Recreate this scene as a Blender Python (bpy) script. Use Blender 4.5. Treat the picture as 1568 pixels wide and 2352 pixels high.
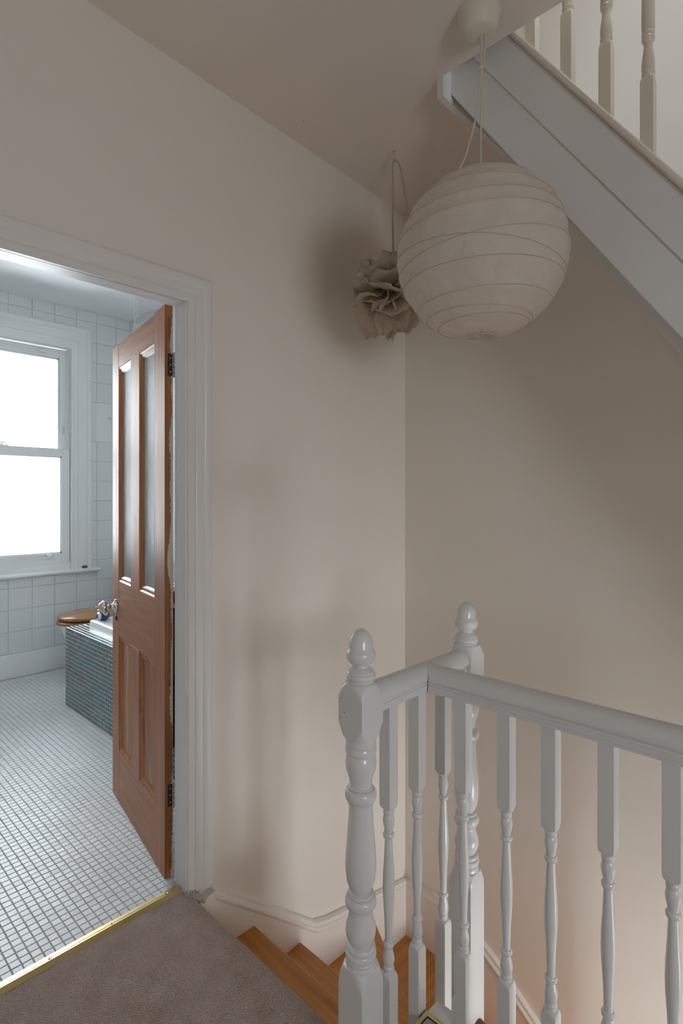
import bpy, math, random
import numpy as np
from mathutils import Vector, Matrix, noise

random.seed(7)
rng = np.random.default_rng(7)
for o in list(bpy.data.objects):
    bpy.data.objects.remove(o, do_unlink=True)
SC = bpy.context.scene
COL = SC.collection
R = math.radians

# ------------------------------------------------------------------ camera
# x runs along the wall with the bathroom door, y into the bathroom, z up; landing floor is z = 0
cam_d = bpy.data.cameras.new('camera')
cam_d.sensor_fit = 'HORIZONTAL'
cam_d.sensor_width = 36.0
cam_d.lens = 36.0 * 1280.0 / 1568.0
cam_d.shift_y = -36.0 / 1568.0
cam_d.clip_start = 0.02
cam = bpy.data.objects.new('camera', cam_d)
cam.location = (0, 0, 1.32)
cam.rotation_euler = (R(90), 0, R(44 - 90))
COL.objects.link(cam)
SC.camera = cam

# ------------------------------------------------------------------ sky and exposure
SKY = (0.88, 0.945, 1.0)
SKY_STRENGTH = 17.0
EXPOSURE = 0.36
world = bpy.data.worlds.new('overcast_sky')
SC.world = world
world.use_nodes = True
bg = world.node_tree.nodes['Background']
bg.inputs['Color'].default_value = (*SKY, 1)
bg.inputs['Strength'].default_value = SKY_STRENGTH
SC.view_settings.view_transform = 'Standard'
SC.view_settings.look = 'None'
SC.view_settings.gamma = 1.0
SC.view_settings.use_curve_mapping = False
SC.view_settings.exposure = EXPOSURE
SC.cycles.max_bounces = 14
SC.cycles.diffuse_bounces = 9
SC.cycles.glossy_bounces = 4
SC.cycles.transmission_bounces = 6
SC.cycles.transparent_max_bounces = 12
SC.cycles.sample_clamp_indirect = 6.0
SC.cycles.caustics_reflective = False
SC.cycles.caustics_refractive = False


def portal(name, loc, rot, sx, sy):
    """daylight sampling aid in a window opening: gives off nothing itself, only guides the sky's light"""
    l = bpy.data.lights.new(name, 'AREA')
    l.shape = 'RECTANGLE'
    l.size, l.size_y = sx, sy
    l.cycles.is_portal = True
    o = bpy.data.objects.new(name, l)
    o.location = loc
    o.rotation_euler = rot
    COL.objects.link(o)


# area lamps shine along their local -z
portal('bathroom_window_daylight', (1.18, 4.80, 1.63), (R(-90), 0, 0), 1.0, 1.75)      # shines to -y
portal('landing_window_offscreen', (-0.05, -2.42, 1.175), (R(90), 0, 0), 1.0, 0.65)      # shines to +y
portal('stairwell_window_offscreen', (1.675, -2.42, -0.975), (R(90), 0, 0), 0.85, 1.25)     # shines to +y
portal('loft_skylight_offscreen', (1.35, -0.15, 4.75), (0, 0, 0), 0.7, 0.9)             # shines down


# ------------------------------------------------------------------ geometry helpers
class G:
    """collects vertices and faces in world coordinates"""
    def __init__(s):
        s.v, s.f, s.m = [], [], []

    def add(s, v, f, mi=0):
        b = len(s.v)
        s.v.extend([tuple(p) for p in v])
        s.f.extend([tuple(i + b for i in q) for q in f])
        s.m.extend([mi] * len(f))
        return s

    def box(s, x0, x1, y0, y1, z0, z1, mi=0):
        v = [(x, y, z) for x in (x0, x1) for y in (y0, y1) for z in (z0, z1)]
        f = [(0, 1, 3, 2), (4, 6, 7, 5), (0, 4, 5, 1), (2, 3, 7, 6), (0, 2, 6, 4), (1, 5, 7, 3)]
        return s.add(v, f, mi)

    def prism(s, poly, axis, a, b, mi=0):
        """2D polygon pushed along an axis; poly holds the other two coordinates in xyz order"""
        def pt(p, c):
            q = list(p)
            q.insert(axis, c)
            return q
        n = len(poly)
        v = [pt(p, a) for p in poly] + [pt(p, b) for p in poly]
        f = [tuple(range(n))[::-1], tuple(range(n, 2 * n))]
        f += [(i, (i + 1) % n, n + (i + 1) % n, n + i) for i in range(n)]
        return s.add(v, f, mi)

    def loops(s, rings, closed_ring=True, cap=True, closed_path=False, mi=0):
        n = len(rings[0])
        v = [p for r in rings for p in r]
        f = []
        k = len(rings)
        for i in range(k if closed_path else k - 1):
            for j in range(n if closed_ring else n - 1):
                a, b = i * n + j, i * n + (j + 1) % n
                c, d = ((i + 1) % k) * n + (j + 1) % n, ((i + 1) % k) * n + j
                f.append((a, b, c, d))
        if cap and not closed_path and closed_ring:
            f.append(tuple(range(n))[::-1])
            f.append(tuple(range((k - 1) * n, k * n)))
        return s.add(v, f, mi)

    def tube(s, pts, r, n=8, mi=0, closed=False):
        pts = [Vector(p) for p in pts]
        rings = []
        k = len(pts)
        up = Vector((0.13, 0.31, 0.94)).normalized()
        for i, p in enumerate(pts):
            if closed:
                t = (pts[(i + 1) % k] - pts[i - 1]).normalized()
            else:
                t = (pts[min(i + 1, k - 1)] - pts[max(i - 1, 0)]).normalized()
            a = t.cross(up)
            if a.length < 1e-3:
                a = t.cross(Vector((1, 0, 0)))
            a.normalize()
            b = t.cross(a)
            rr = r[i] if isinstance(r, (list, tuple)) else r
            rings.append([p + a * (rr * math.cos(2 * math.pi * j / n)) + b * (rr * math.sin(2 * math.pi * j / n)) for j in range(n)])
        return s.loops(rings, closed_path=closed, mi=mi)

    def lathe(s, prof, cx, cy, n=32, mi=0):
        """prof: (z, radius) or (z, radius, half_square): square sections are clipped by the circle"""
        rings = []
        for p in prof:
            z, r = p[0], p[1]
            a = p[2] if len(p) > 2 else None
            ring = []
            for j in range(n):
                t = 2 * math.pi * (j + 0.0) / n + math.pi / 4
                c, q = math.cos(t), math.sin(t)
                rr = r
                if a is not None:
                    rr = min(r, a / max(abs(c), abs(q)))
                ring.append((cx + rr * c, cy + rr * q, z))
            rings.append(ring)
        return s.loops(rings, mi=mi)

    def ellipsoid(s, c, rx, ry, rz, nu=20, nv=12, mi=0, rot=None):
        rings = []
        for i in range(nv + 1):
            t = math.pi * i / nv
            rr, zz = max(math.sin(t), 1e-3), -math.cos(t)
            ring = []
            for j in range(nu):
                p = Vector((rx * rr * math.cos(2 * math.pi * j / nu), ry * rr * math.sin(2 * math.pi * j / nu), rz * zz))
                if rot is not None:
                    p = rot @ p
                ring.append(Vector(c) + p)
            rings.append(ring)
        return s.loops(rings, mi=mi)


def wloc(o):
    v = Vector((0, 0, 0))
    while o is not None:
        v += o.location
        o = o.parent
    return v


def mesh_of(name, g, off=Vector((0, 0, 0)), mats=(), sharp=35):
    me = bpy.data.meshes.new(name)
    me.from_pydata([(p[0] - off.x, p[1] - off.y, p[2] - off.z) for p in g.v], [], g.f)
    for m in mats:
        me.materials.append(m)
    if len(mats) > 1:
        me.polygons.foreach_set('material_index', g.m)
    if sharp:
        me.polygons.foreach_set('use_smooth', [True] * len(me.polygons))
        me.update()
        me.set_sharp_from_angle(angle=R(sharp))
    me.update()
    return me


def recalc(me):
    import bmesh
    b = bmesh.new()
    b.from_mesh(me)
    bmesh.ops.recalc_face_normals(b, faces=b.faces)
    b.to_mesh(me)
    b.free()


def obj(name, g, mat, parent=None, bevel=0.0, sharp=35, label=None, seg=2):
    mats = mat if isinstance(mat, (list, tuple)) else (mat,)
    me = mesh_of(name, g, wloc(parent) if parent is not None else Vector((0, 0, 0)), mats, sharp)
    recalc(me)
    o = bpy.data.objects.new(name, me)
    COL.objects.link(o)
    if parent is not None:
        o.parent = parent
    if bevel:
        b = o.modifiers.new('bevel', 'BEVEL')
        b.width = bevel
        b.segments = seg
        b.limit_method = 'ANGLE'
        b.angle_limit = R(40)
        b.harden_normals = False
    if label:
        o['label'] = label
    return o


def thing(name, label, cat, loc=(0, 0, 0), group=None, kind=None, rotz=0):
    o = bpy.data.objects.new(name, None)
    o.empty_display_size = 0.05
    o.location = loc
    o.rotation_euler = (0, 0, rotz)
    COL.objects.link(o)
    tag(o, label, cat, group, kind)
    return o


def tag(o, label=None, cat=None, group=None, kind=None):
    if label: o['label'] = label
    if cat: o['category'] = cat
    if group: o['group'] = group
    if kind: o['kind'] = kind
    return o


def struct(name, g, mat, label=None, cat=None, bevel=0, sharp=35):
    o = obj(name, g, mat, None, bevel, sharp)
    o['kind'] = 'structure'
    if label: o['label'] = label
    if cat: o['category'] = cat
    return o


# ------------------------------------------------------------------ material helpers
class M:
    def __init__(s, name):
        s.mat = bpy.data.materials.new(name)
        s.mat.use_nodes = True
        s.nt = s.mat.node_tree
        s.b = s.nt.nodes['Principled BSDF']
        s.out = s.nt.nodes['Material Output']

    def n(s, t, **kw):
        nd = s.nt.nodes.new(t)
        for k, v in kw.items():
            if k.startswith('_'):
                setattr(nd, k[1:], v)
            else:
                key = k.replace('__', ' ')
                nd.inputs[key].default_value = v
        return nd

    def l(s, a, b):
        s.nt.links.new(a, b)

    def coord(s, scale=(1, 1, 1), kind='Object', rot=(0, 0, 0)):
        c = s.n('ShaderNodeTexCoord')
        mp = s.n('ShaderNodeMapping')
        mp.inputs['Scale'].default_value = scale
        mp.inputs['Rotation'].default_value = rot
        s.l(c.outputs[kind], mp.inputs['Vector'])
        return mp.outputs['Vector']

    def ramp(s, fac, stops, interp='LINEAR'):
        r = s.n('ShaderNodeValToRGB')
        r.color_ramp.interpolation = interp
        e = r.color_ramp.elements
        while len(e) < len(stops):
            e.new(0.5)
        for i, (p, c) in enumerate(stops):
            e[i].position = p
            e[i].color = (*c, 1) if len(c) == 3 else c
        s.l(fac, r.inputs['Fac'])
        return r.outputs['Color']

    def bump(s, h, strength, dist):
        b = s.n('ShaderNodeBump')
        b.inputs['Strength'].default_value = strength
        b.inputs['Distance'].default_value = dist
        s.l(h, b.inputs['Height'])
        s.l(b.outputs['Normal'], s.b.inputs['Normal'])
        return b


def simple(name, col, rough=0.5, metal=0.0, var=0.04, vscale=6.0, bump=0.0, bscale=60.0, spec=0.5, coat=0.0):
    m = M(name)
    v = m.coord()
    nz = m.n('ShaderNodeTexNoise', Scale=vscale, Detail=4.0)
    m.l(v, nz.inputs['Vector'])
    lo = tuple(max(0, c * (1 - var)) for c in col)
    hi = tuple(min(1, c * (1 + var)) for c in col)
    m.l(m.ramp(nz.outputs['Fac'], [(0.3, lo), (0.7, hi)]), m.b.inputs['Base Color'])
    m.b.inputs['Roughness'].default_value = rough
    m.b.inputs['Metallic'].default_value = metal
    m.b.inputs['Specular IOR Level'].default_value = spec
    m.b.inputs['Coat Weight'].default_value = coat
    if bump:
        n2 = m.n('ShaderNodeTexNoise', Scale=bscale, Detail=3.0)
        m.l(v, n2.inputs['Vector'])
        m.bump(n2.outputs['Fac'], bump, 0.004)
    return m.mat


def wood(name, dark, light, axis=2, scale=1.0, rough=0.32, knots=0.5, sheen_var=0.25, worn=None):
    """pine: long streaks along an axis, rings distorted by noise, dark knots"""
    m = M(name)
    st = [26.0, 26.0, 26.0]
    st[axis] = 1.6
    v = m.coord(tuple(a * scale for a in st))
    nz = m.n('ShaderNodeTexNoise', Scale=1.0, Detail=5.0, Roughness=0.6, Distortion=0.6)
    m.l(v, nz.inputs['Vector'])
    st2 = [9.0, 9.0, 9.0]
    st2[axis] = 0.55
    v2 = m.coord(tuple(a * scale for a in st2))
    n2 = m.n('ShaderNodeTexNoise', Scale=1.0, Detail=1.5, Distortion=0.35)
    m.l(v2, n2.inputs['Vector'])
    wv = m.n('ShaderNodeMath', _operation='MULTIPLY')
    wv.inputs[1].default_value = 75.0
    m.l(n2.outputs['Fac'], wv.inputs[0])
    sn = m.n('ShaderNodeMath', _operation='SINE')
    m.l(wv.outputs[0], sn.inputs[0])
    mx = m.n('ShaderNodeMath', _operation='MULTIPLY_ADD')
    mx.inputs[1].default_value = 0.075
    m.l(sn.outputs[0], mx.inputs[0])
    m.l(nz.outputs['Fac'], mx.inputs[2])
    col = m.ramp(mx.outputs[0], [(0.28, dark), (0.55, tuple((a + b) / 2 for a, b in zip(dark, light))), (0.78, light)])
    # knots
    st3 = [6.0, 6.0, 6.0]
    st3[axis] = 3.2
    v3 = m.coord(tuple(a * scale for a in st3))
    vo = m.n('ShaderNodeTexVoronoi', Scale=1.0)
    m.l(v3, vo.inputs['Vector'])
    kn = m.ramp(vo.outputs['Distance'], [(0.05, (1, 1, 1)), (0.11, (0, 0, 0))])
    km = m.n('ShaderNodeMix', _data_type='RGBA')
    mul = m.n('ShaderNodeMath', _operation='MULTIPLY')
    mul.inputs[1].default_value = knots
    m.l(kn, mul.inputs[0])
    m.l(mul.outputs[0], km.inputs['Factor'])
    m.l(col, km.inputs['A'])
    km.inputs['B'].default_value = (dark[0] * 0.3, dark[1] * 0.3, dark[2] * 0.35, 1)
    fin = km.outputs['Result']
    if worn:
        nw = m.n('ShaderNodeTexNoise', Scale=1.0, Detail=6.0, Roughness=0.65)
        st4 = [16.0, 16.0, 16.0]
        st4[axis] = 2.4
        m.l(m.coord(tuple(st4)), nw.inputs['Vector'])
        wf = m.ramp(nw.outputs['Fac'], [(0.55, (0, 0, 0)), (0.68, (0.65, 0.65, 0.65))])
        wm = m.n('ShaderNodeMix', _data_type='RGBA')
        m.l(wf, wm.inputs['Factor'])
        m.l(fin, wm.inputs['A'])
        wm.inputs['B'].default_value = (*worn, 1)
        fin = wm.outputs['Result']
    m.l(fin, m.b.inputs['Base Color'])
    nr = m.n('ShaderNodeMapRange')
    nr.inputs['To Min'].default_value = rough - sheen_var * 0.4
    nr.inputs['To Max'].default_value = rough + sheen_var * 0.6
    m.l(nz.outputs['Fac'], nr.inputs['Value'])
    m.l(nr.outputs['Result'], m.b.inputs['Roughness'])
    m.bump(nz.outputs['Fac'], 0.15, 0.002)
    return m.mat


def thin_paper(name, col, trans=0.45, bscale=14.0, bstr=0.5, stretch=(1, 1, 1)):
    m = M(name)
    v = m.coord(stretch)
    nz = m.n('ShaderNodeTexNoise', Scale=bscale, Detail=5.0, Roughness=0.55, Distortion=0.8)
    m.l(v, nz.inputs['Vector'])
    c = m.ramp(nz.outputs['Fac'], [(0.3, tuple(a * 0.94 for a in col)), (0.7, col)])
    m.l(c, m.b.inputs['Base Color'])
    m.b.inputs['Roughness'].default_value = 0.55
    bp = m.bump(nz.outputs['Fac'], bstr, 0.01)
    tr = m.n('ShaderNodeBsdfTranslucent')
    m.l(c, tr.inputs['Color'])
    m.l(bp.outputs['Normal'], tr.inputs['Normal'])
    mix = m.n('ShaderNodeMixShader')
    mix.inputs['Fac'].default_value = trans
    m.l(m.b.outputs[0], mix.inputs[1])
    m.l(tr.outputs[0], mix.inputs[2])
    m.l(mix.outputs[0], m.out.inputs['Surface'])
    return m.mat


def pane(name, kind):
    """clear: mostly see-through; frosted: spreads the daylight; reeded: obscured glass with vertical streaks"""
    m = M(name)
    m.nt.nodes.remove(m.b)
    gl = m.n('ShaderNodeBsdfGlossy', Roughness=0.05 if kind == 'clear' else 0.22)
    tp = m.n('ShaderNodeBsdfTransparent')
    mix = m.n('ShaderNodeMixShader')
    base = tp.outputs[0]
    if kind != 'clear':
        tl = m.n('ShaderNodeBsdfTranslucent')
        tl.inputs['Color'].default_value = (0.92, 0.95, 0.96, 1) if kind == 'frosted' else (0.70, 0.78, 0.78, 1)
        mx = m.n('ShaderNodeMixShader')
        mx.inputs['Fac'].default_value = 0.35 if kind == 'frosted' else 0.80
        if kind == 'reeded':
            v = m.coord((220, 220, 18))
            nz = m.n('ShaderNodeTexNoise', Scale=1.0, Detail=3.0, Roughness=0.7)
            m.l(v, nz.inputs['Vector'])
            b = m.n('ShaderNodeBump')
            b.inputs['Strength'].default_value = 0.8
            b.inputs['Distance'].default_value = 0.004
            m.l(nz.outputs['Fac'], b.inputs['Height'])
            m.l(b.outputs['Normal'], tl.inputs['Normal'])
            m.l(b.outputs['Normal'], gl.inputs['Normal'])
            cc = m.ramp(nz.outputs['Fac'], [(0.3, (0.60, 0.70, 0.69)), (0.7, (0.96, 1.0, 0.99))])
            m.l(cc, tl.inputs['Color'])
        m.l(tp.outputs[0], mx.inputs[1])
        m.l(tl.outputs[0], mx.inputs[2])
        base = mx.outputs[0]
    fr = m.n('ShaderNodeFresnel', IOR=1.45)
    m.l(fr.outputs[0], mix.inputs['Fac'])
    m.l(base, mix.inputs[1])
    m.l(gl.outputs[0], mix.inputs[2])
    m.l(mix.outputs[0], m.out.inputs['Surface'])
    return m.mat


WALL = simple('wall_paint', (0.795, 0.75, 0.69), 0.62, var=0.015, vscale=1.6, bump=0.10, bscale=45, spec=0.3)
CEIL = simple('ceiling_paint', (0.78, 0.72, 0.665), 0.75, var=0.012, vscale=1.5, bump=0.06, bscale=30, spec=0.2)
BATHCEIL = simple('bathroom_ceiling_paint', (0.84, 0.85, 0.86), 0.7, var=0.01, spec=0.2)
LOFTWALL = simple('loft_wall_paint', (0.80, 0.80, 0.79), 0.6, var=0.01, spec=0.3)
GLOSS = simple('white_gloss_paint', (0.745, 0.752, 0.752), 0.27, var=0.02, vscale=3.0, bump=0.10, bscale=35, coat=0.2)
SKIRT = simple('warm_white_skirting_paint', (0.80, 0.755, 0.70), 0.35, var=0.015, vscale=3.0, bump=0.08, bscale=35)
TRIM = simple('door_trim_white_paint', (0.775, 0.762, 0.742), 0.32, var=0.02, vscale=3.0, bump=0.10, bscale=30)
CREAM = simple('aged_cream_gloss_paint', (0.74, 0.685, 0.59), 0.3, var=0.04, vscale=4.0, bump=0.10, bscale=35, coat=0.2)
SATIN = simple('bathroom_white_paint', (0.80, 0.815, 0.82), 0.35, var=0.01)
TILE = simple('white_wall_tile_glaze', (0.76, 0.785, 0.80), 0.13, var=0.012, vscale=2.0, bump=0.06, bscale=9)
GROUT = simple('wall_tile_grout', (0.64, 0.645, 0.635), 0.85, var=0.05)
FTILE = simple('floor_mosaic_glaze', (0.77, 0.79, 0.80), 0.38, var=0.03, vscale=20.0, spec=0.35)
FGROUT = simple('floor_mosaic_grout', (0.40, 0.41, 0.43), 0.9, var=0.12, vscale=30)
BRASS = simple('polished_brass', (0.78, 0.63, 0.32), 0.30, 1.0, var=0.03, vscale=30)
CHROME = simple('chrome', (0.78, 0.78, 0.80), 0.08, 1.0, var=0.01)
STEEL = simple('zinc_chain', (0.52, 0.52, 0.50), 0.3, 1.0, var=0.05)
IRON = simple('dark_iron_hinge', (0.035, 0.03, 0.03), 0.5, 0.6, var=0.3, vscale=80, bump=0.4, bscale=200)
PAINTED = simple('painted_hinge_knuckle', (0.50, 0.42, 0.36), 0.5, var=0.3, vscale=120, bump=0.6, bscale=160)
CERAMIC = simple('white_ceramic', (0.82, 0.83, 0.83), 0.1, var=0.01, coat=0.4)
TREAD = wood('varnished_pine_tread', (0.40, 0.150, 0.024), (0.66, 0.290, 0.062), axis=1, rough=0.3, knots=0.8)
TREADW = wood('varnished_pine_winder', (0.40, 0.150, 0.024), (0.66, 0.290, 0.062), axis=0, rough=0.3, knots=0.8)
RAILWOOD = wood('brown_handrail_wood', (0.15, 0.06, 0.02), (0.28, 0.12, 0.045), axis=1, rough=0.3, knots=0)
DOORV = wood('stripped_pine_upright', (0.265, 0.098, 0.036), (0.47, 0.205, 0.088), axis=2, rough=0.44, knots=0.6)
DOORH = wood('stripped_pine_crosswise', (0.265, 0.098, 0.036), (0.47, 0.205, 0.088), axis=0, rough=0.44, knots=0.3)
DOORP = wood('worn_pine_panel', (0.28, 0.105, 0.04), (0.46, 0.20, 0.088), axis=2, rough=0.46, knots=0.5, worn=(0.56, 0.38, 0.24))
DOORM = wood('orange_pine_moulding', (0.25, 0.075, 0.014), (0.46, 0.18, 0.045), axis=2, rough=0.28, knots=0.3)
SEAT = wood('oak_toilet_seat', (0.30, 0.135, 0.05), (0.50, 0.26, 0.115), axis=0, rough=0.22, knots=0, scale=0.8)
PAPER = thin_paper('lantern_paper', (0.82, 0.765, 0.70), 0.40, bscale=11.0, bstr=1.0)
PETAL = thin_paper('cream_lamp_petal', (0.86, 0.80, 0.70), 0.50, bscale=30.0, bstr=0.5)
WIRE = simple('lantern_wire', (0.50, 0.435, 0.36), 0.5, var=0.1)
CORD = simple('cream_flex', (0.62, 0.57, 0.49), 0.45, var=0.05)
FCORD = simple('old_olive_flex', (0.40, 0.35, 0.28), 0.5, var=0.05)
ROSE = simple('cream_plastic_rose', (0.70, 0.655, 0.57), 0.4, var=0.03)
TOWEL = simple('dark_purple_towel', (0.075, 0.045, 0.055), 0.95, var=0.3, vscale=25, bump=0.8, bscale=300)
BLUE = simple('blue_toy_rubber', (0.018, 0.055, 0.16), 0.25, var=0.1)
WHITETOY = simple('white_toy_rubber', (0.75, 0.76, 0.76), 0.3, var=0.03)
ORANGE = simple('orange_toy_rubber', (0.75, 0.22, 0.05), 0.3, var=0.03)
YELLOW = simple('yellow_toy_rubber', (0.75, 0.48, 0.10), 0.3, var=0.03)
SHELL = simple('mottled_shell', (0.14, 0.11, 0.075), 0.4, var=0.6, vscale=90, bump=0.6, bscale=80)
DARKGAP = simple('black_draught_seal', (0.02, 0.02, 0.025), 0.7, var=0.1)
ROOF = simple('grey_roof_slates', (0.25, 0.26, 0.28), 0.8, var=0.15, vscale=4)
GLASS_CLEAR = pane('clear_window_glass', 'clear')
GLASS_FROST = pane('frosted_window_glass', 'frosted')
GLASS_REED = pane('obscured_door_glass', 'reeded')


def edge_material():
    """hinge edge of the stripped door: orange pine with leftover cream paint along the far arris"""
    m = M('door_edge_old_paint')
    v = m.coord((30, 30, 3))
    nz = m.n('ShaderNodeTexNoise', Scale=1.0, Detail=5.0)
    m.l(v, nz.inputs['Vector'])
    col = m.ramp(nz.outputs['Fac'], [(0.3, (0.17, 0.055, 0.010)), (0.7, (0.33, 0.125, 0.028))])
    tc = m.n('ShaderNodeTexCoord')
    sx = m.n('ShaderNodeSeparateXYZ')
    m.l(tc.outputs['Object'], sx.inputs[0])
    big = m.n('ShaderNodeTexNoise', Scale=3.2, Detail=1.0)
    fine = m.n('ShaderNodeTexNoise', Scale=70.0, Detail=4.0, Roughness=0.7)
    m.l(tc.outputs['Object'], big.inputs['Vector'])
    m.l(tc.outputs['Object'], fine.inputs['Vector'])
    # how far in from the arris (y = -0.029) the paint still reaches, changing along the height
    a = m.n('ShaderNodeMapRange')
    a.inputs['From Min'].default_value = 0.44
    a.inputs['From Max'].default_value = 0.66
    a.inputs['To Min'].default_value = 0.0015
    a.inputs['To Max'].default_value = 0.020
    m.l(big.outputs['Fac'], a.inputs['Value'])
    ff = m.n('ShaderNodeMath', _operation='MULTIPLY_ADD')
    ff.inputs[1].default_value = 0.018
    m.l(fine.outputs['Fac'], ff.inputs[0])
    m.l(a.outputs['Result'], ff.inputs[2])
    lim = m.n('ShaderNodeMath', _operation='ADD')
    lim.inputs[1].default_value = -0.029 - 0.009
    m.l(ff.outputs[0], lim.inputs[0])
    lt = m.n('ShaderNodeMath', _operation='LESS_THAN')
    m.l(sx.outputs['Y'], lt.inputs[0])
    m.l(lim.outputs[0], lt.inputs[1])
    mx = m.n('ShaderNodeMix', _data_type='RGBA')
    m.l(lt.outputs[0], mx.inputs['Factor'])
    m.l(col, mx.inputs['A'])
    mx.inputs['B'].default_value = (0.52, 0.45, 0.36, 1)
    m.l(mx.outputs['Result'], m.b.inputs['Base Color'])
    m.b.inputs['Roughness'].default_value = 0.5
    m.bump(fine.outputs['Fac'], 0.3, 0.003)
    return m.mat


def carpet_material():
    m = M('brown_loop_carpet')
    v = m.coord((1, 1, 1))
    nz = m.n('ShaderNodeTexNoise', Scale=420.0, Detail=3.0, Roughness=0.7)
    m.l(v, nz.inputs['Vector'])
    n2 = m.n('ShaderNodeTexNoise', Scale=14.0, Detail=4.0)
    m.l(v, n2.inputs['Vector'])
    c1 = m.ramp(nz.outputs['Fac'], [(0.25, (0.36, 0.285, 0.250)), (0.5, (0.52, 0.43, 0.385)), (0.75, (0.68, 0.59, 0.54))])
    mm = m.n('ShaderNodeMix', _data_type='RGBA', _blend_type='MULTIPLY')
    mm.inputs['Factor'].default_value = 1.0
    m.l(c1, mm.inputs['A'])
    m.l(m.ramp(n2.outputs['Fac'], [(0.3, (0.84, 0.82, 0.80)), (0.7, (1.0, 1.0, 1.0))]), mm.inputs['B'])
    m.l(mm.outputs['Result'], m.b.inputs['Base Color'])
    m.b.inputs['Roughness'].default_value = 0.95
    m.b.inputs['Specular IOR Level'].default_value = 0.1
    m.b.inputs['Sheen Weight'].default_value = 0.15
    m.bump(nz.outputs['Fac'], 0.25, 0.002)
    return m.mat


def mosaic_material():
    m = M('teal_glass_mosaic')
    gm = m.n('ShaderNodeNewGeometry')
    c = m.ramp(gm.outputs['Random Per Island'], [
        (0.0, (0.050, 0.115, 0.125)), (0.16, (0.115, 0.130, 0.110)), (0.30, (0.022, 0.150, 0.190)), (0.44, (0.090, 0.105, 0.135)),
        (0.58, (0.038, 0.170, 0.165)), (0.70, (0.130, 0.150, 0.140)), (0.82, (0.024, 0.095, 0.170)), (0.92, (0.065, 0.150, 0.145))], 'CONSTANT')
    m.l(c, m.b.inputs['Base Color'])
    m.b.inputs['Roughness'].default_value = 0.12
    m.b.inputs['Coat Weight'].default_value = 0.4
    nz = m.n('ShaderNodeTexNoise', Scale=160.0, Detail=2.0)
    m.l(m.coord(), nz.inputs['Vector'])
    m.bump(nz.outputs['Fac'], 0.25, 0.003)
    return m.mat


def swirl_material():
    m = M('white_cloth_red_swirl')
    wv = m.n('ShaderNodeTexWave', Scale=14.0, Distortion=6.0, Detail=1.0)
    wv.inputs['Detail Scale'].default_value = 0.6
    m.l(m.coord((1, 1, 1.6)), wv.inputs['Vector'])
    m.l(m.ramp(wv.outputs['Fac'], [(0.60, (0.78, 0.77, 0.76)), (0.66, (0.42, 0.03, 0.08))]), m.b.inputs['Base Color'])
    m.b.inputs['Roughness'].default_value = 0.9
    return m.mat


DOOREDGE = edge_material()
CARPET = carpet_material()
MOSAIC = mosaic_material()
MGROUT = simple('mosaic_grout', (0.74, 0.76, 0.74), 0.8, var=0.05)
SWIRL = swirl_material()

# ================================================================== THE SETTING
DW = 1.66          # landing face of the wall with the bathroom door
DWB = 1.733        # its bathroom face
XR = 2.164         # stair wall
WW = 4.55          # bathroom window wall
CZ = lambda x: 2.795 - 0.05 * x      # landing ceiling, sagging towards the stair
DOOR_L, DOOR_R, DOOR_H = 0.262, 0.970, 1.966

# wall with the door opening
g = G()
g.box(-1.7, DOOR_L - 0.02, DW, DWB, -0.3, 5.0)
g.box(DOOR_R + 0.015, XR + 0.15, DW, DWB, -3.2, 5.0)
g.box(DOOR_L - 0.02, DOOR_R + 0.015, DW, DWB, DOOR_H + 0.015, 5.0)
g.box(DOOR_L - 0.02, DOOR_R + 0.015, DW, DWB, -0.3, -0.012)
struct('wall_left', g, WALL)

# stair wall, painted; the same wall goes on above the loft opening
struct('wall_right', G().box(XR, XR + 0.15, -2.35, DWB, -3.2, 5.0), WALL)


# wall behind the camera with a tall window
WX0, WX1, WZ0, WZ1 = -0.55, 0.45, 0.85, 1.50
SX0, SX1, SZ0, SZ1 = 1.25, 2.10, -1.60, -0.35
g = G()
g.box(-1.7, WX0, -2.35, -2.2, -3.2, 5.0)
g.box(WX0, WX1, -2.35, -2.2, -3.2, WZ0)
g.box(WX0, WX1, -2.35, -2.2, WZ1, 5.0)
g.box(WX1, SX0, -2.35, -2.2, -3.2, 5.0)
g.box(SX1, XR, -2.35, -2.2, -3.2, 5.0)
g.box(SX0, SX1, -2.35, -2.2, -3.2, SZ0)
g.box(SX0, SX1, -2.35, -2.2, SZ1, 5.0)
struct('wall_back', g, WALL)
struct('wall_side', G().box(-1.7, -1.55, -2.35, DW, -0.3, 5.0), WALL)

# landing ceiling with the opening for the upper stair
OX, OY0, OY1 = 1.565, -1.25, 1.047
g = G()


def slab(x0, x1, y0, y1):
    v = [(x0, y0, CZ(x0)), (x1, y0, CZ(x1)), (x1, y1, CZ(x1)), (x0, y1, CZ(x0)),
         (x0, y0, 2.98), (x1, y0, 2.98), (x1, y1, 2.98), (x0, y1, 2.98)]
    g.add(v, [(0, 3, 2, 1), (4, 5, 6, 7), (0, 1, 5, 4), (1, 2, 6, 5), (2, 3, 7, 6), (3, 0, 4, 7)])


slab(-1.6, OX, -2.25, DW + 0.02)
slab(OX, XR + 0.02, OY1, DW + 0.02)
slab(OX, XR + 0.02, -2.25, OY0)
struct('ceiling', g, CEIL)

# loft above: roof with a skylight
g = G()
g.box(-1.7, 1.0, -2.35, DWB, 4.6, 4.72)
g.box(1.7, XR + 0.15, -2.35, DWB, 4.6, 4.72)
g.box(1.0, 1.7, -2.35, -0.60, 4.6, 4.72)
g.box(1.0, 1.7, 0.30, DWB, 4.6, 4.72)
struct('ceiling_loft', g, LOFTWALL)
struct('wall_loft_side', G().box(-0.35, -0.25, -2.2, DW, 2.98, 4.6), LOFTWALL)

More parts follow.
